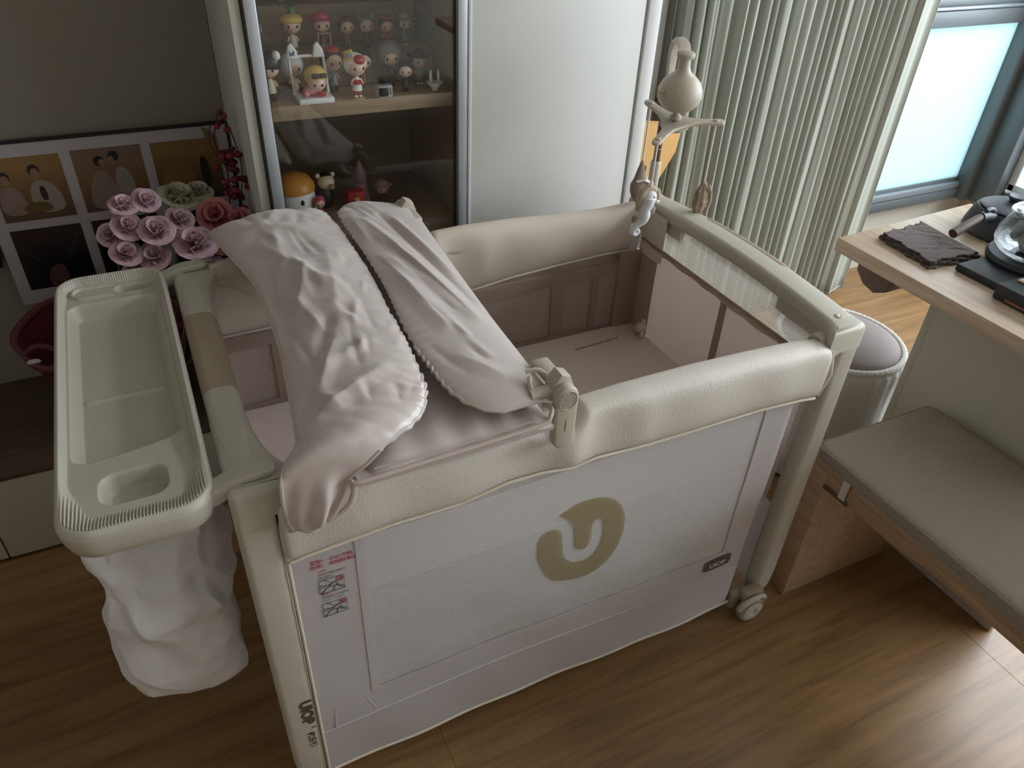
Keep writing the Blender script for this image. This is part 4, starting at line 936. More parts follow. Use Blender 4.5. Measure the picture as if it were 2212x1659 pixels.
# ================================================================== TEA DESK
dk = thing('tea_desk', (1.65, .5, 0), 'pale wooden desk with a recessed grey panel leg carrying the tea things by the window', 'desk')
DX0, DX1, DY0, DY1 = 1.425, 1.93, -.55, 1.13
top = prism([(DX0, DY0), (DX1, DY0), (DX1, DY1+.028), (DX0+.004, DY1-.002)], 2, .708, .742, .003, 2)
ob('desk_top', top, desk_wood, dk)
ob('end_panel', box(1.545, 1.86, .902, .922, 0, .706, .002), desk_leg_m, dk)
ob('end_panel', box(1.545, 1.86, -.45, -.43, 0, .706, .002), desk_leg_m, dk)
ob('modesty_panel', box(1.545, 1.563, .47, .903, .0, .706, .002), desk_leg_m, dk)
ob('support_bracket', prism([(.975, .708), (1.085, .708), (1.082, .672), (1.055, .648), (1.02, .640), (.992, .655)], 0, 1.47, 1.53, .003, 2), mat('bracket_brown', (108, 88, 76), .5), dk)
# brown cloth
cl = thing('folded_tea_cloth', (1.58, 1.02, .743), 'folded dark brown crinkled cloth lying on the near corner of the desk', 'cloth')
CQ = [(1.512, 1.085), (1.496, .928), (1.652, .918), (1.668, 1.098)]
rq = random.Random(9); cqs = []
for i in range(26):
    x0 = rq.uniform(1.51, 1.65); y0_ = rq.uniform(.94, 1.10); a_ = rq.uniform(-.5, .9); L = rq.uniform(.03, .09)
    cqs.append((x0, y0_, x0+L*math.cos(a_), y0_-L*math.sin(a_), rq.uniform(.002, .005), rq.uniform(-.0025, .004)))
cqf = ccre(cqs)
def cloth(dz, inset, sd, jag):
    def f(u, v):
        e = lambda t, k: jag*(.003*math.sin(17*t+k)+.0012*math.sin(47*t+2*k))
        u2 = inset+(1-2*inset)*u; v2 = inset+(1-2*inset)*v
        x = (CQ[0][0]*(1-u2)+CQ[3][0]*u2)*(1-v2)+(CQ[1][0]*(1-u2)+CQ[2][0]*u2)*v2
        y = (CQ[0][1]*(1-u2)+CQ[3][1]*u2)*(1-v2)+(CQ[1][1]*(1-u2)+CQ[2][1]*u2)*v2
        if u < .03: x += e(v, sd)
        if v < .03: y += e(u, sd+1)*1.6
        if v > .97: y += e(u, sd+2)
        ed = min(u, 1-u, v, 1-v)
        return (x, y, .744+dz+cqf(x, y)*min(1, ed*8)+.0015*math.sin(30*x+12*y)+.004*hump(u, 1, .12)*0)
    return f
for i, (dz, ins, sd) in enumerate(((.003, .0, 1), (.009, .012, 4), (.015, .03, 2))):
    o = ob('cloth_layer', grid(cloth(dz, ins, sd, 1), 60, 60), brown_cloth, cl, ang=None); solid(o, .0045)
# kettle
KX, KY = 1.838, 1.000
kt = thing('side_handled_kettle', (KX, KY, .744), 'black stoneware kettle with flat lid and brown wooden side handle on the desk', 'kettle')
ob('body', lathe([(.0001, .745), (.088, .745), (.093, .749), (.0915, .758), (.087, .775), (.081, .792), (.0775, .800), (.075, .803), (.0001, .804)], (KX, KY, 0), 40), iron, kt)
lid = ob('lid', lathe([(.0001, .8045), (.068, .8045), (.070, .807), (.063, .811), (.056, .812), (.051, .8145), (.045, .815), (.040, .8175), (.033, .818), (.026, .820), (.018, .821), (.0001, .8215)], (KX, KY, 0), 40), iron, kt)
ob('lid_knob', lathe([(.0001, .821), (.014, .821), (.0155, .826), (.0190, .831), (.0180, .835), (.011, .834), (.0001, .833)], (KX, KY, 0), 28), iron, lid)
hd = np.array([-.96, -.05]); hd = hd/np.linalg.norm(hd)
def hp(t, z): return (KX+hd[0]*t, KY+hd[1]*t, z)
hl = ob('handle_socket', tube([hp(.072, .794), hp(.100, .802), hp(.122, .803)], [.013, .012, .0115], 14), iron, kt)
ob('wooden_grip', tube([hp(.118, .804), hp(.135, .800), hp(.208, .778)], [.0090, .0095, .0112], 14), dark_wood, kt)
ob('spout', tube(crspline([hp(.066, .796), hp(.080, .812), hp(.094, .818), hp(.108, .816)], 5)[0:16], [.007]*8+[.005]*8, 10), iron, kt)
# glass pot
JX, JY = 1.705, .845
jr = thing('glass_teapot', (JX, JY, .744), 'clear glass pot with a glass lid standing on the black tray at the right edge', 'teapot')
prof = [(.030, .778), (.062, .779), (.080, .790), (.087, .808), (.084, .828), (.075, .850), (.068, .864), (.067, .868)]
o = ob('glass_body', lathe([(.0001, .778)]+prof, (JX, JY, 0), 48), jar_glass, jr, ang=None)
o = ob('inner_wall', lathe([(.0001, .782)]+[(r-.004, z+.003) for r, z in prof], (JX, JY, 0), 48), jar_glass, jr, ang=None)
ob('glass_rim', tube([(JX+.068*math.cos(a), JY+.068*math.sin(a), .868) for a in np.linspace(0, 2*pi, 48, endpoint=False)], .003, 8, True), jar_glass, jr)
ld = ob('glass_lid', lathe([(.0001, .884), (.030, .882), (.056, .876), (.070, .870), (.072, .867), (.0001, .872)], (JX, JY, 0), 48), thin_glass('lid_glass', (.9, .93, .94, 1), 1.0), jr, ang=None)
ob('lid_rim', tube([(JX+.072*math.cos(a), JY+.072*math.sin(a), .870) for a in np.linspace(0, 2*pi, 48, endpoint=False)], .0032, 8, True), white_m if False else jar_glass, ld)
ob('inner_infuser', lathe([(.0001, .786), (.044, .786), (.052, .800), (.046, .824), (.030, .838), (.0001, .842)], (JX+.012, JY-.01, 0), 28), mat('infuser_grey', (150, 148, 138), .5), jr)
ob('lid_print', merge(*[(lambda q: ([(p[0]+JX-.030+dx, p[1]+JY+.010+dy, .8815) for p in q[0]], q[1]))(fillpoly(circ(0, 0, .0065, .0035), lambda u, v: (u, v, 0))) for dx, dy in ((0, 0), (.006, -.001))]), mat('pink_print', (206, 92, 120), .5), ld, ang=None)
# black tea tray and block
tt = thing('black_tea_tray', (1.70, .83, .743), 'flat black tea tray under the glass pot on the desk', 'tray')
ob('tray_base', prism([(1.548, .800), (1.548, .903), (1.90, .905), (1.90, .55), (1.60, .55), (1.60, .76)], 2, .743, .760, .003), blackm, tt)
ob('tray_pad', lathe([(.0001, .7605), (.088, .7605), (.090, .768), (.086, .777), (.0001, .7775)], (JX, JY, 0), 36), blackm, tt)
tb = thing('black_tea_box', (1.56, .68, .743), 'low black box with a pale wooden strip at the near edge of the desk', 'box')
ob('box_body', box(1.515, 1.592, .50, .788, .7435, .776, .003), blackm, tb)
ob('wooden_strip', box(1.562, 1.585, .50, .778, .7762, .780, .001), mat('strip_wood', (196, 166, 150), .5), tb)
ob('side_slot', box(1.5142, 1.5152, .52, .76, .748, .753, 0), mat('slot_orange', (150, 96, 70), .5), tb)

# ================================================================== BENCH
bn = thing('wooden_bench', (1.34, .1, 0), 'long wooden bench with board ends and a shaped apron beside the crib', 'bench')
ob('seat_board', box(1.168, 1.512, -.70, .800, .398, .414, .002), bench_wood, bn)
# end board: solid panel with a darker front post
for ya, yb in ((.755, .800), (-.70, -.655)):
    ob('leg_board', box(1.164, 1.500, ya, yb, 0, .398, .003), bench_wood, bn)
ap = [(-.655, .398), (-.655, .372), (-.60, .378), (.46, .378), (.50, .376), (.545, .368), (.59, .352), (.64, .330), (.70, .315), (.755, .310), (.755, .398)]
ap = [(-.655, .4), (-.655, .372), (-.55, .3775), (.470, .3775), (.505, .376), (.54, .370), (.575, .3665), (.62, .3655), (.68, .3655), (.755, .3655), (.755, .4)]
ob('front_apron', prism(ap, 0, 1.166, 1.184, .0015), bench_wood, bn)
# gusset under the apron next to the post
ob('apron_lip', box(1.160, 1.170, .690, .757, .3640, .3720, .001), mat('lip_dark', (92, 72, 56), .6), bn)
ob('back_apron', box(1.482, 1.500, -.655, .755, .345, .398, .0015), bench_wood, bn)
0 and ob('corner_gusset', prism([(.755, .366), (.755, .20), (.70, .30), (.60, .366)], 0, 1.33, 1.35, .001), bench_wood, bn)
def cush(u, v):
    return 0
cs = thing('bench_cushion', (1.34, .05, .4145), 'long grey-beige linen seat cushion lying on the wooden bench', 'cushion')
def sq(hx_, hy_, r, k=6): return rrect(hx_, hy_, r, k)
ringc = []
for z, i in ((.4150, .008), (.4165, .003), (.421, .0005), (.436, 0), (.444, .0010), (.4485, .004), (.4505, .010), (.4512, .030)):
    ringc.append([(1.340+a*(1-i/.175), .050+b*(1-i/.76), z) for a, b in sq(.176, .758, .022)])
ob('cushion_body', loft(ringc), cushion_m, cs, ang=None)
ob('edge_piping', tube([(1.340+a, .050+b, .4450) for a, b in sq(.1760, .758, .022)], .0018, 6, True), cushion_m, cs)
ob('edge_piping', tube([(1.340+a, .050+b, .4185) for a, b in sq(.1755, .757, .022)], .0018, 6, True), cushion_m, cs)
ob('cloth_strap', merge(box(1.1605, 1.1625, .700, .716, .365, .419, 0), box(1.1605, 1.20, .700, .716, .3625, .3645, 0)), mat('strap_white', (206, 198, 188), .8), cs)

# ================================================================== OVAL POUF STOOL
sx_, sy_ = 1.592, 1.150
st = thing('fluffy_pouf', (sx_, sy_, 0), 'round cream plush pouf with a smooth mauve-grey seat top behind the crib corner', 'stool')
rb = random.Random(2)
prof = [(.10, .004), (.150, .006), (.160, .02), (.163, .10), (.164, .22), (.165, .33), (.168, .365), (.168, .385), (.162, .400), (.150, .406)]
rings = []
for r, z in prof:
    rings.append([(sx_+(r+.0022*math.sin(37*a+z*30)*math.sin(11*a)+(.002*math.sin(90*a) if z > .3 else 0))*math.cos(a)*1.0, sy_+(r+.0022*math.sin(31*a+z*20))*math.sin(a)*1.06, z) for a in np.linspace(0, 2*pi, 160, endpoint=False)])
ob('plush_side', loft(rings), pouf_fur, st, ang=None)
ob('gathered_rim', tube([(sx_+(.158+.0005*math.sin(60*a))*math.cos(a), sy_+(.158+.0005*math.sin(60*a))*math.sin(a)*1.06, .405) for a in np.linspace(0, 2*pi, 240, endpoint=False)], [.009+.0005*math.sin(i*1.9) for i in range(240)], 10, True), pouf_fur, st)
ob('seat_top', lathe([(.0001, .432), (.05, .431), (.10, .427), (.13, .421), (.148, .412), (.151, .404), (.0001, .400)], (sx_, sy_, 0), 64, sy=1.06), pouf_seat, st, ang=None)

# ================================================================== FLOWERS and basket in the bay
bk = thing('dark_red_basket', (-.16, 1.72, .266), 'dark red open basket holding the artificial flowers in front of the collage board', 'basket')
dred = mat('dark_red', (86, 22, 32), .5); dred2 = mat('red_berry', (122, 20, 34), .5); stemm = mat('branch_brown', (70, 30, 30), .7); leafm = mat('leaf_olive', (92, 88, 54), .7)
rimp = crspline([(-.335, 1.70, .50), (-.345, 1.74, .535), (-.27, 1.79, .572), (-.16, 1.81, .560), (-.04, 1.79, .54), (.03, 1.72, .52), (-.03, 1.66, .52), (-.16, 1.635, .50), (-.29, 1.65, .485)], 8, True)
ob('basket_rim', tube(rimp, .0085, 8, True), dred, bk)
ob('basket_wall', loft([[(-.16+(p[0]+.16)*s, 1.735+(p[1]-1.735)*s, .27+(p[2]-.27)*t) for p in rimp] for s, t in ((.55, 0), (.72, .35), (.88, .7), (.985, .985))], cap=False), dred, bk, ang=None)
ob('basket_handle', tube(crspline([(-.335, 1.70, .50), (-.30, 1.68, .53), (-.25, 1.67, .50), (-.2, 1.66, .46)], 6), .007, 8), dred, bk)
ob('rivet', ell((-.318, 1.672, .497), (.014, .006, .007), 10, 6), mat('rivet_white', (190, 180, 180), .4), bk)
def petal(c, R, th, tilt, w, cup, zoff, col, par, nm='petal'):
    """one cupped petal on a bloom centred at c"""
    d = Vector((math.cos(th), math.sin(th), 0)); s = Vector((-math.sin(th), math.cos(th), 0))
    def f(u, v):
        a = (u-.5)*w; t = v
        r = R*(.25+.75*math.sin(tilt*t)/max(.3, math.sin(tilt))); 
        out = d*(R*math.sin(tilt)*t+R*.16*cup*t*t)+Vector((0, 0, 1))*(R*math.cos(tilt)*t*1.05-R*.25*(t**3)*(tilt > .9))
        side = s*(math.sin(a)*R*(.55+.45*math.sin(pi*min(1, t*.62+.2))))
        back = -d*((1-math.cos(a))*R*.85*(.4+.6*t))
        rf_ = Vector((0, 0, 1))*(-.10*R*abs(u-.5)*2*t*t)
        return tuple(Vector(c)+Vector((0, 0, zoff))+out+side+back+rf_)
    return ob(nm, grid(f, 5, 4), col, par, ang=None)
def bloom(name, c, R, col, label, group, n=(4, 5, 7), tiltv=None, rnds=1):
    t = thing(name, c, label, 'flower', group)
    rr = random.Random(int(abs(c[0]*1000))+rnds)
    ax = Matrix.Rotation(rr.uniform(-.3, .3)+.55, 3, 'X') @ Matrix.Rotation(rr.uniform(-.3, .3), 3, 'Y')
    for ri_, (k, tl, sc, zo) in enumerate(((n[0], .18, .45, .22), (n[1], .55, .70, .10), (n[2], .98, .92, .0))):
        for j in range(k):
            p = petal((0, 0, 0), R*sc, 2*pi*j/k+ri_*.5+rr.uniform(-.15, .15), tl+rr.uniform(-.08, .08), 2.0, .7, zo*R, col, None)
            p.data.transform(ax.to_4x4()); p.parent = t; p.location = (0, 0, 0)
    s = ob('stem', tube([c, (c[0]*.6-.06, c[1]+.02, .42), (-.14, 1.735, .29)], .0025, 5), leafm, t)
    return t
pk1 = mat('petal_pale_pink', (204, 164, 174), .7, alt=(226, 200, 208), noise_scale=40); pk2 = mat('petal_coral', (188, 112, 116), .7, alt=(204, 136, 138), noise_scale=40); crm = mat('petal_cream', (176, 172, 148), .7, alt=(190, 186, 164), noise_scale=40)
blooms = [('rose', (.060, 1.66, .712), .056, pk1, 'largest pale pink rose nearest the crib end'), ('rose', (-.010, 1.68, .748), .046, pk1, 'pale pink rose in the middle of the bunch left of the largest one'),
    ('rose', (-.066, 1.70, .760), .040, pk1, 'pale pink rose at the left of the middle one'), ('rose', (-.080, 1.67, .712), .040, pk1, 'small pink rose at the lower left of the bunch above the tray'),
    ('rose', (-.022, 1.67, .698), .042, pk1, 'shadowed pink rose low in the bunch just above the tray end'), ('rose', (-.062, 1.72, .796), .038, pk1, 'pink rose at the top left against the collage board'),
    ('rose', (-.018, 1.73, .800), .036, pk1, 'pink rose at the top just left of the cream blossom'), ('hydrangea', (.048, 1.78, .772), .054, crm, 'cream white blossom standing above the pink roses'),
    ('coral_bloom', (.120, 1.74, .742), .050, pk2, 'coral pink bloom to the right of the cream blossom'), ('coral_bloom', (.166, 1.72, .730), .040, pk2, 'coral pink bloom closest to the cabinet side'),
    ('coral_bloom', (.122, 1.68, .700), .042, pk2, 'coral pink bloom partly behind the satin flap'), ('rose', (.036, 1.63, .655), .042, pk1, 'dim pink rose lowest in the bunch beside the crib corner'),
    ('hydrangea', (.096, 1.80, .775), .038, crm, 'smaller cream blossom right of the large cream one'), ('rose', (.040, 1.72, .752), .038, pk1, 'pink rose tucked under the cream blossom'),
    ('rose', (-.070, 1.68, .660), .038, pk1, 'dim pink rose at the left bottom of the bunch behind the tray rim'), ('rose', (-.100, 1.73, .735), .034, pk1, 'small shadowed rose at the far left of the bunch'),
    ('rose', (.085, 1.65, .655), .040, pk1, 'dim pink rose under the largest one beside the crib cap')]
for i, (nm, c, R, col, lb) in enumerate(blooms):
    bloom(nm, c, R, col, lb, 'artificial flowers in the dark red basket', (4, 5, 6) if nm == 'rose' else (5, 7, 8), rnds=i)
br = thing('berry_branch', (.155, 1.76, .60), 'branch of dark red berries rising in front of the collage board corner', 'branch')
BP = crspline([(.13, 1.75, .60), (.15, 1.76, .72), (.165, 1.77, .83), (.150, 1.77, .90), (.168, 1.77, .965)], 8)
ob('twig', tube(BP, .0018, 6), stemm, br)
ob('twig', tube(crspline([(.16, 1.76, .70), (.188, 1.75, .80), (.196, 1.76, .86), (.186, 1.77, .93)], 6), .0014, 6), stemm, br)
ob('twig', tube(crspline([(.155, 1.77, .86), (.140, 1.77, .90), (.148, 1.77, .94)], 6), .0012, 6), stemm, br)
rb = random.Random(21)
pts = [(.172, .965), (.178, .955), (.160, .940), (.166, .936), (.182, .926), (.178, .93), (.186, .880), (.192, .872), (.160, .868)]
for i in range(34): pts.append((rb.gauss(.172, .016), rb.uniform(.745, .875)))
for i, (x, z) in enumerate(pts):
    r = rb.uniform(.006, .0095); ob('berry', ell((x, 1.765+rb.uniform(-.02, .02), z), (r, r, r*.95), 10, 6), dred2 if i % 3 else dred, br, ang=None)
ob('leaf', grid(lambda u, v: (.128+.024*v+.014*(u-.5)*math.sin(pi*v), 1.775+.006*(u-.5)**2, .935-.034*v+.012*(u-.5)*math.sin(pi*v)), 4, 6), leafm, br, ang=None)

# ================================================================== TOYS in the display cabinet
def tc(n, c, r=.4): return mat('toy_'+n, c, r)
CL = dict(skin=(226, 190, 168), white=(232, 230, 226), red=(176, 40, 46), yellow=(214, 178, 96), black=(34, 32, 36), dark=(58, 46, 48), brown=(120, 86, 62), pink=(212, 130, 146), rose=(196, 76, 96), blue=(92, 148, 184), grey=(128, 126, 124), cream=(222, 208, 180), green=(96, 130, 84), gold=(206, 160, 70), orange=(210, 140, 56), teal=(96, 168, 176), purple=(92, 84, 140), tan=(170, 140, 112), silver=(168, 172, 174))
def C_(k): return tc(k, CL[k])
def figurine(name, x, y, z, h, label, hair='black', body='white', legs='skin', hat=None, face='skin', rz=0, shoes='white', lean=0, group='toy figures on the cabinet shelf'):
    t = thing(name, (x, y, z), label, 'toy figure', group)
    def P(nm, m, k):
        o = ob(nm, rot(m, 'Z', rz), C_(k), None, ang=50, local=True); o.parent = t; o.location = (0, 0, 0); return o
    R = h*.26; hz = h-R*1.02
    hd = P('head', ell((0, 0, hz), (R*.98, R*.9, R*.92), 20, 12), face)
    P('hair', merge(ell((0, R*.16, hz+R*.12), (R*1.1, R*.95, R*1.0), 20, 12)), hair)
    for s in (-1, 1):
        e = P('eye', ell((s*R*.42, -R*.80, hz-R*.12), (R*.13, R*.08, R*.17), 8, 6), 'black')
        P('arm', tube([(s*h*.085, 0, h*.43), (s*h*.15, -h*.03, h*.31)], [h*.035, h*.03], 8), face if body in ('white', 'red') else body)
        P('leg', tube([(s*h*.05, 0, h*.20), (s*h*.055, 0, h*.05)], [h*.045, h*.042], 8), legs)
        P('shoe', ell((s*h*.058, -h*.02, h*.032), (h*.05, h*.065, h*.032), 10, 6), shoes)
    P('body', lathe([(.001, h*.17), (h*.125, h*.17), (h*.115, h*.26), (h*.095, h*.38), (h*.06, h*.47), (.001, h*.49)], (0, 0, 0), 16), body)
    if hat:
        kind, k = hat
        if kind == 'ears':
            for s in (-1, 1): P('ear', ell((s*R*.8, 0, hz+R*1.0), (R*.42, R*.3, R*.55), 12, 8), k)
        elif kind == 'pom': 
            P('hat', ell((0, R*.05, hz+R*.35), (R*1.18, R*1.05, R*.95), 16, 10), 'black')
            for s in (-1, 1): P('pompom', ell((s*R*.95-R*.1, -R*.55, hz+R*(.7+.35*s)), (R*.36, R*.25, R*.42), 12, 8), k)
        elif kind == 'beret': P('hat', ell((R*.1, 0, hz+R*.95), (R*.75, R*.7, R*.35), 14, 8), k)
        elif kind == 'hood': P('hat', ell((0, R*.25, hz+R*.15), (R*1.3, R*1.1, R*1.2), 18, 10), k)
        elif kind == 'brim': 
            P('hat', ell((0, 0, hz+R*.7), (R*.85, R*.8, R*.6), 16, 8), k); P('hat_brim', lathe([(.001, 0), (R*1.45, 0), (R*1.5, R*.06), (R*1.4, R*.12), (.001, R*.12)], (0, 0, hz+R*.5), 22), k)
        elif kind == 'leaf':
            P('hat', ell((0, 0, hz+R*.45), (R*1.25, R*1.0, R*.6), 16, 8), k); P('hat_top', lathe([(.001, 0), (R*.5, 0), (R*.35, R*.5), (R*.55, R*.9), (.001, R*1.1)], (R*.2, 0, hz+R*.8), 12), 'green')
        elif kind == 'point':
            P('hat', lathe([(.001, 0), (R*1.0, 0), (R*.75, R*.5), (R*.3, R*1.1), (.001, R*1.3)], (0, 0, hz+R*.4), 14), k)
    return t
def P2(t, nm, m, k, par=None, ang=50):
    return ob(nm, m, k if not isinstance(k, str) else C_(k), par or t, ang=ang)
ZS = 1.0025; ZRR = 1.0677; ZL = .7005
figurine('toy_figure', .274, 1.690, ZS, .090, 'figure in a dark helmet with two white pompoms at the left end of the shelf', 'dark', 'cream', 'black', ('pom', 'white'), shoes='black', rz=-15)
figurine('toy_figure', .327, 1.712, ZS, .078, 'figure in a large white hood half hidden behind the cat eared stand', 'white', 'cream', 'cream', ('hood', 'white'), rz=10)
figurine('toy_figure', .412, 1.712, ZS, .088, 'dark haired figure with a dark red beret behind the cat eared stand', 'dark', 'grey', 'dark', ('beret', 'red'), shoes='black', rz=15)
g = figurine('toy_figure', .447, 1.650, ZS+.002, .088, 'white headed figure in red and white dress with a yellow screen on its head', 'white', 'white', 'red', None, shoes='white', rz=8)
P2(g, 'red_patch', ell((.452, 1.638, ZS+.080), (.013, .012, .010)), 'red'); P2(g, 'yellow_screen', rot(box(.422, .441, 1.636, 1.645, ZS+.080, ZS+.100, .002), 'Y', -15, (.43, 1.64, ZS+.09)), 'gold'); P2(g, 'screen_face', rot(box(.425, .438, 1.6350, 1.6362, ZS+.084, ZS+.097, .001), 'Y', -15, (.43, 1.64, ZS+.09)), 'grey')
P2(g, 'red_collar', lathe([(.001, 0), (.012, 0), (.0125, .004), (.006, .010), (.001, .011)], (.447, 1.650, ZS+.030), 14), 'red'); P2(g, 'gold_stand', lathe([(.001, 0), (.013, 0), (.012, .002), (.001, .002)], (.449, 1.650, ZS), 16), 'gold')
# cat-eared stand with yellow headed figure
sd = thing('cat_eared_stand', (.352, 1.655, ZS), 'white display stand framed like a box with two pointed ears on the cabinet shelf', 'toy stand')
P2(sd, 'stand_base', box(.318, .392, 1.630, 1.682, ZS, ZS+.012, .003), 'white')
fr_pts = [(.320, ZS+.010), (.316, ZS+.055), (.315, ZS+.085), (.350, ZS+.086), (.386, ZS+.084), (.388, ZS+.050), (.390, ZS+.010)]
P2(sd, 'stand_frame', tube([(a, 1.676, b) for a, b in fr_pts], .0035, 8), 'white')
for (a, s) in ((.322, 1), (.376, 1)):
    P2(sd, 'stand_ear', prism([(a-.012, ZS+.083), (a-.007, ZS+.108), (a, ZS+.113), (a+.009, ZS+.100), (a+.013, ZS+.083)], 1, 1.669, 1.680, .002), 'white')
P2(sd, 'butterfly_mark', prism([(.317, ZS+.098), (.322, ZS+.093), (.327, ZS+.099), (.326, ZS+.089), (.322, ZS+.090), (.317, ZS+.088)], 1, 1.6675, 1.6688, 0), 'purple')
yf = thing('toy_figure', (.362, 1.655, ZS+.012), 'crouching figure with yellow hair and dark sunglasses inside the cat eared stand', 'toy figure', 'toy figures on the cabinet shelf')
P2(yf, 'head', ell((.362, 1.652, ZS+.038), (.019, .018, .017)), 'skin'); P2(yf, 'hair', ell((.362, 1.658, ZS+.050), (.024, .021, .021)), 'yellow'); P2(yf, 'body', ell((.352, 1.656, ZS+.022), (.020, .016, .010)), 'pink')
P2(yf, 'sunglasses', merge(box(.349, .364, 1.632, 1.637, ZS+.050, ZS+.060, .002), box(.366, .381, 1.632, 1.637, ZS+.050, ZS+.060, .002), box(.362, .368, 1.633, 1.636, ZS+.056, ZS+.058, 0)), 'dark')
for s in (-1, 1): P2(yf, 'eye', ell((.362+s*.008, 1.6345, ZS+.036), (.0022, .0015, .003), 8, 6), 'black')
P2(yf, 'toy_camera', box(.358, .376, 1.632, 1.640, ZS+.014, ZS+.024, .002), 'red'); P2(yf, 'foot', ell((.336, 1.645, ZS+.018), (.008, .008, .006)), 'pink')
# mini television
tv = thing('miniature_television', (.505, 1.640, ZS), 'tiny silver toy television with a black screen on the cabinet shelf', 'toy')
P2(tv, 'case', rot(box(.486, .520, 1.630, 1.650, ZS, ZS+.026, .003), 'Z', 4, (.503, 1.64, 0)), 'silver'); P2(tv, 'screen', box(.4885, .509, 1.6275, 1.6300, ZS+.004, ZS+.022, .001), 'black')
for q in (.010, .015, .020): P2(tv, 'dial', ell((.515, 1.6300, ZS+q), (.0016, .0016, .0016), 8, 6), 'black')
figurine('toy_figure', .562, 1.668, ZS, .062, 'black haired crouching figure leaning beside the tiny television', 'black', 'black', 'black', None, shoes='black', rz=-12)
figurine('toy_figure', .545, 1.718, ZS, .088, 'figure in a grey knitted cap behind the black haired crouching one', 'dark', 'dark', 'dark', ('hood', 'grey'), shoes='black', rz=-6)
figurine('toy_figure', .482, 1.722, ZS, .080, 'dark brown figure with round black hair behind the tiny television', 'black', 'brown', 'brown', None, shoes='brown')
figurine('toy_figure', .612, 1.716, ZS, .072, 'grey figure with wide dark round hair behind the bunny eared dish', 'grey', 'grey', 'grey', ('brim', 'dark'))
bu = thing('bunny_eared_dish', (.628, 1.660, ZS), 'small clear white dish with two upright bunny ears at the right shelf end', 'toy')
P2(bu, 'dish', lathe([(.001, 0), (.008, 0), (.009, .006), (.018, .015), (.019, .018), (.001, .016)], (.628, 1.66, ZS), 18), 'white')
for s in (-1, 1): P2(bu, 'ear', ell((.628+s*.009, 1.66, ZS+.030), (.0038, .003, .014), 8, 8), 'white')
# riser row
figurine('toy_figure', .270, 1.790, ZRR, .072, 'blue clad figure at the left end of the riser step', 'blue', 'blue', 'blue', ('point', 'blue'), shoes='blue', rz=10)
figurine('toy_figure', .352, 1.795, ZRR, .080, 'figure with a wide yellow hat topped with green on the riser step', 'tan', 'cream', 'grey', ('leaf', 'yellow'), rz=0)
g = figurine('toy_figure', .418, 1.800, ZRR, .076, 'pink haired figure with brimmed hat holding a framed picture on the riser', 'rose', 'brown', 'skin', ('brim', 'rose'))
P2(g, 'held_frame', merge(box(.403, .406, 1.782, 1.786, ZRR+.014, ZRR+.040, 0), box(.430, .433, 1.782, 1.786, ZRR+.014, ZRR+.040, 0), box(.403, .433, 1.782, 1.786, ZRR+.038, ZRR+.041, 0), box(.403, .433, 1.782, 1.786, ZRR+.012, ZRR+.015, 0)), 'tan')
figurine('toy_figure', .474, 1.800, ZRR, .066, 'plain brown figure right of the pink haired one on the riser', 'brown', 'brown', 'brown', None, shoes='brown')
figurine('toy_figure', .520, 1.805, ZRR, .066, 'dark grey figure with ears on the riser step', 'grey', 'dark', 'dark', ('ears', 'grey'), shoes='black')
figurine('toy_figure', .566, 1.800, ZRR, .062, 'dark figure with a deep red hat on the riser step', 'dark', 'red', 'dark', ('beret', 'red'), shoes='black')
figurine('toy_figure', .612, 1.805, ZRR, .066, 'shadowed brown figure at the right end of the riser step', 'brown', 'grey', 'brown', ('brim', 'tan'))
# acrylic second tier behind with small things at the picture top
rt = ob('upper_riser_step', box(.24, .66, 1.875, 1.970, 1.0680, 1.150, .003), shelf_wood, None, 'taller wooden riser at the back of the cabinet shelf', 'riser')
for i, (x, a, b, h_) in enumerate([(.30, 'tan', 'brown', ('ears', 'brown')), (.362, 'yellow', 'green', ('point', 'yellow')), (.44, 'grey', 'cream', ('hood', 'grey')), (.515, 'dark', 'grey', None), (.59, 'cream', 'brown', ('brim', 'cream'))]):
    lb = ['brown eared figure', 'yellow and green figure', 'grey hooded figure', 'dark haired grey figure', 'cream hatted figure'][i]
    figurine('toy_figure', x, 1.92, 1.1505, .075, lb+' on the tallest back riser at the top of the photo', a, b, b, h_)
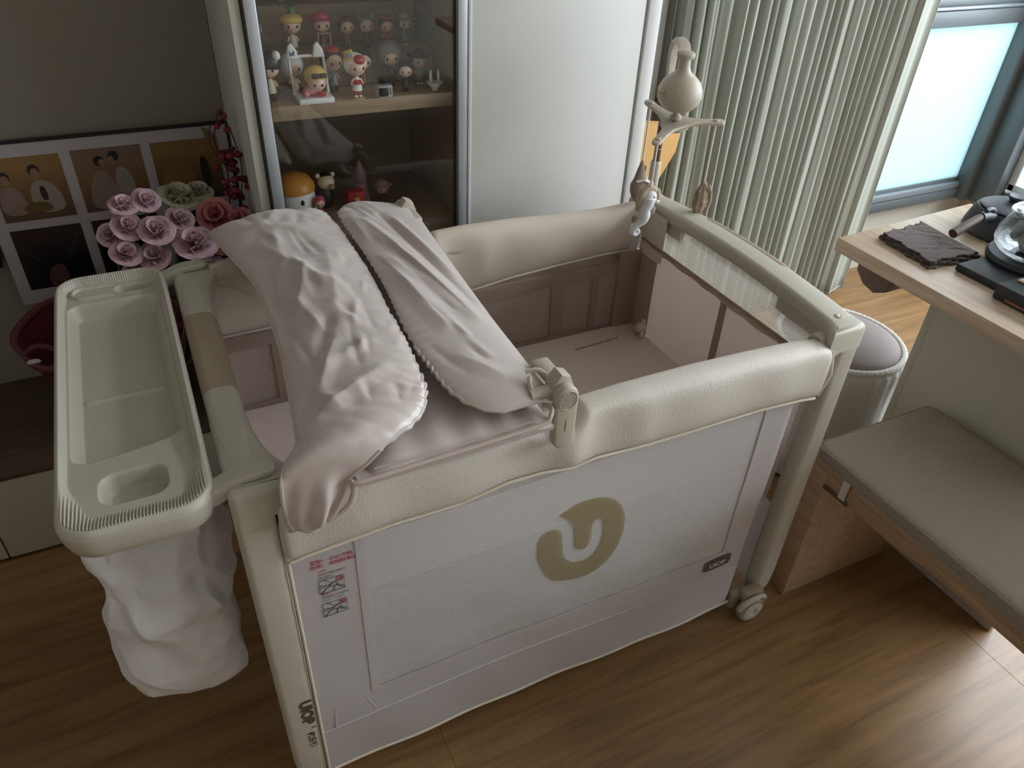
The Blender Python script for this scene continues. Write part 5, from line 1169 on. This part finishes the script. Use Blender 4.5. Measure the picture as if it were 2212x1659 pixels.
# lower shelf
ho = thing('toy_house', (.312, 1.785, ZL), 'white toy house with a rounded orange roof and dots on the lower cabinet shelf', 'toy')
P2(ho, 'house_wall', lathe([(.001, 0), (.044, 0), (.046, .01), (.045, .055), (.040, .066), (.001, .068)], (.312, 1.785, ZL), 28), 'white'); P2(ho, 'roof', lathe([(.001, .066), (.047, .064), (.046, .078), (.036, .094), (.020, .102), (.001, .104)], (.312, 1.785, ZL), 28), 'orange')
P2(ho, 'window_dot', ell((.318, 1.7395, ZL+.046), (.0045, .003, .0065), 10, 8), 'black'); P2(ho, 'cheek_dot', ell((.316, 1.7400, ZL+.026), (.007, .003, .005), 10, 8), 'pink')
pn = thing('black_white_plush', (.385, 1.80, ZL), 'small black and white animal toy leaning beside the orange roofed house', 'toy')
P2(pn, 'body', ell((.385, 1.80, ZL+.030), (.022, .020, .030)), 'dark'); P2(pn, 'head', ell((.388, 1.785, ZL+.072), (.021, .018, .018)), 'cream'); P2(pn, 'cap', ell((.388, 1.790, ZL+.086), (.014, .012, .007)), 'black'); P2(pn, 'muzzle', ell((.396, 1.766, ZL+.066), (.008, .008, .007)), 'tan')
for s in (-1, 1): P2(pn, 'ear', ell((.388+s*.018, 1.79, ZL+.087), (.006, .005, .007)), 'cream')
bt = thing('spiral_bottle', (.474, 1.79, ZL), 'pale pinkish stacked bottle toy on the lower cabinet shelf', 'toy')
P2(bt, 'bottle', lathe([(.001, 0), (.020, 0), (.022, .02), (.016, .045), (.019, .052), (.015, .060), (.019, .068), (.016, .085), (.009, .100), (.004, .110), (.001, .113)], (.474, 1.79, ZL), 20), tc('mauve', (150, 118, 122)))
rbx = thing('red_star_box', (.450, 1.755, ZL), 'red toy box with a pale yellow star on the lower cabinet shelf', 'toy')
P2(rbx, 'red_case', box(.428, .472, 1.740, 1.770, ZL+.019, ZL+.054, .003), 'red'); P2(rbx, 'teal_foot', lathe([(.001, 0), (.016, 0), (.014, .019), (.001, .019)], (.450, 1.755, ZL), 16), 'teal')
P2(rbx, 'star', prism([(.450+(.011 if i % 2 == 0 else .0045)*math.sin(pi*i/5), ZL+.036+(.011 if i % 2 == 0 else .0045)*math.cos(pi*i/5)) for i in range(10)], 1, 1.7380, 1.7398, 0), 'yellow')
figurine('toy_figure', .358, 1.745, ZL, .052, 'small crimson figure between the toy house and the red star box', 'rose', 'rose', 'skin', ('beret', 'rose'), group='toy figures on the lower cabinet shelf')
figurine('toy_figure', .524, 1.770, ZL, .062, 'beige hatted figure at the right of the lower cabinet shelf', 'tan', 'dark', 'dark', ('brim', 'tan'), group='toy figures on the lower cabinet shelf')
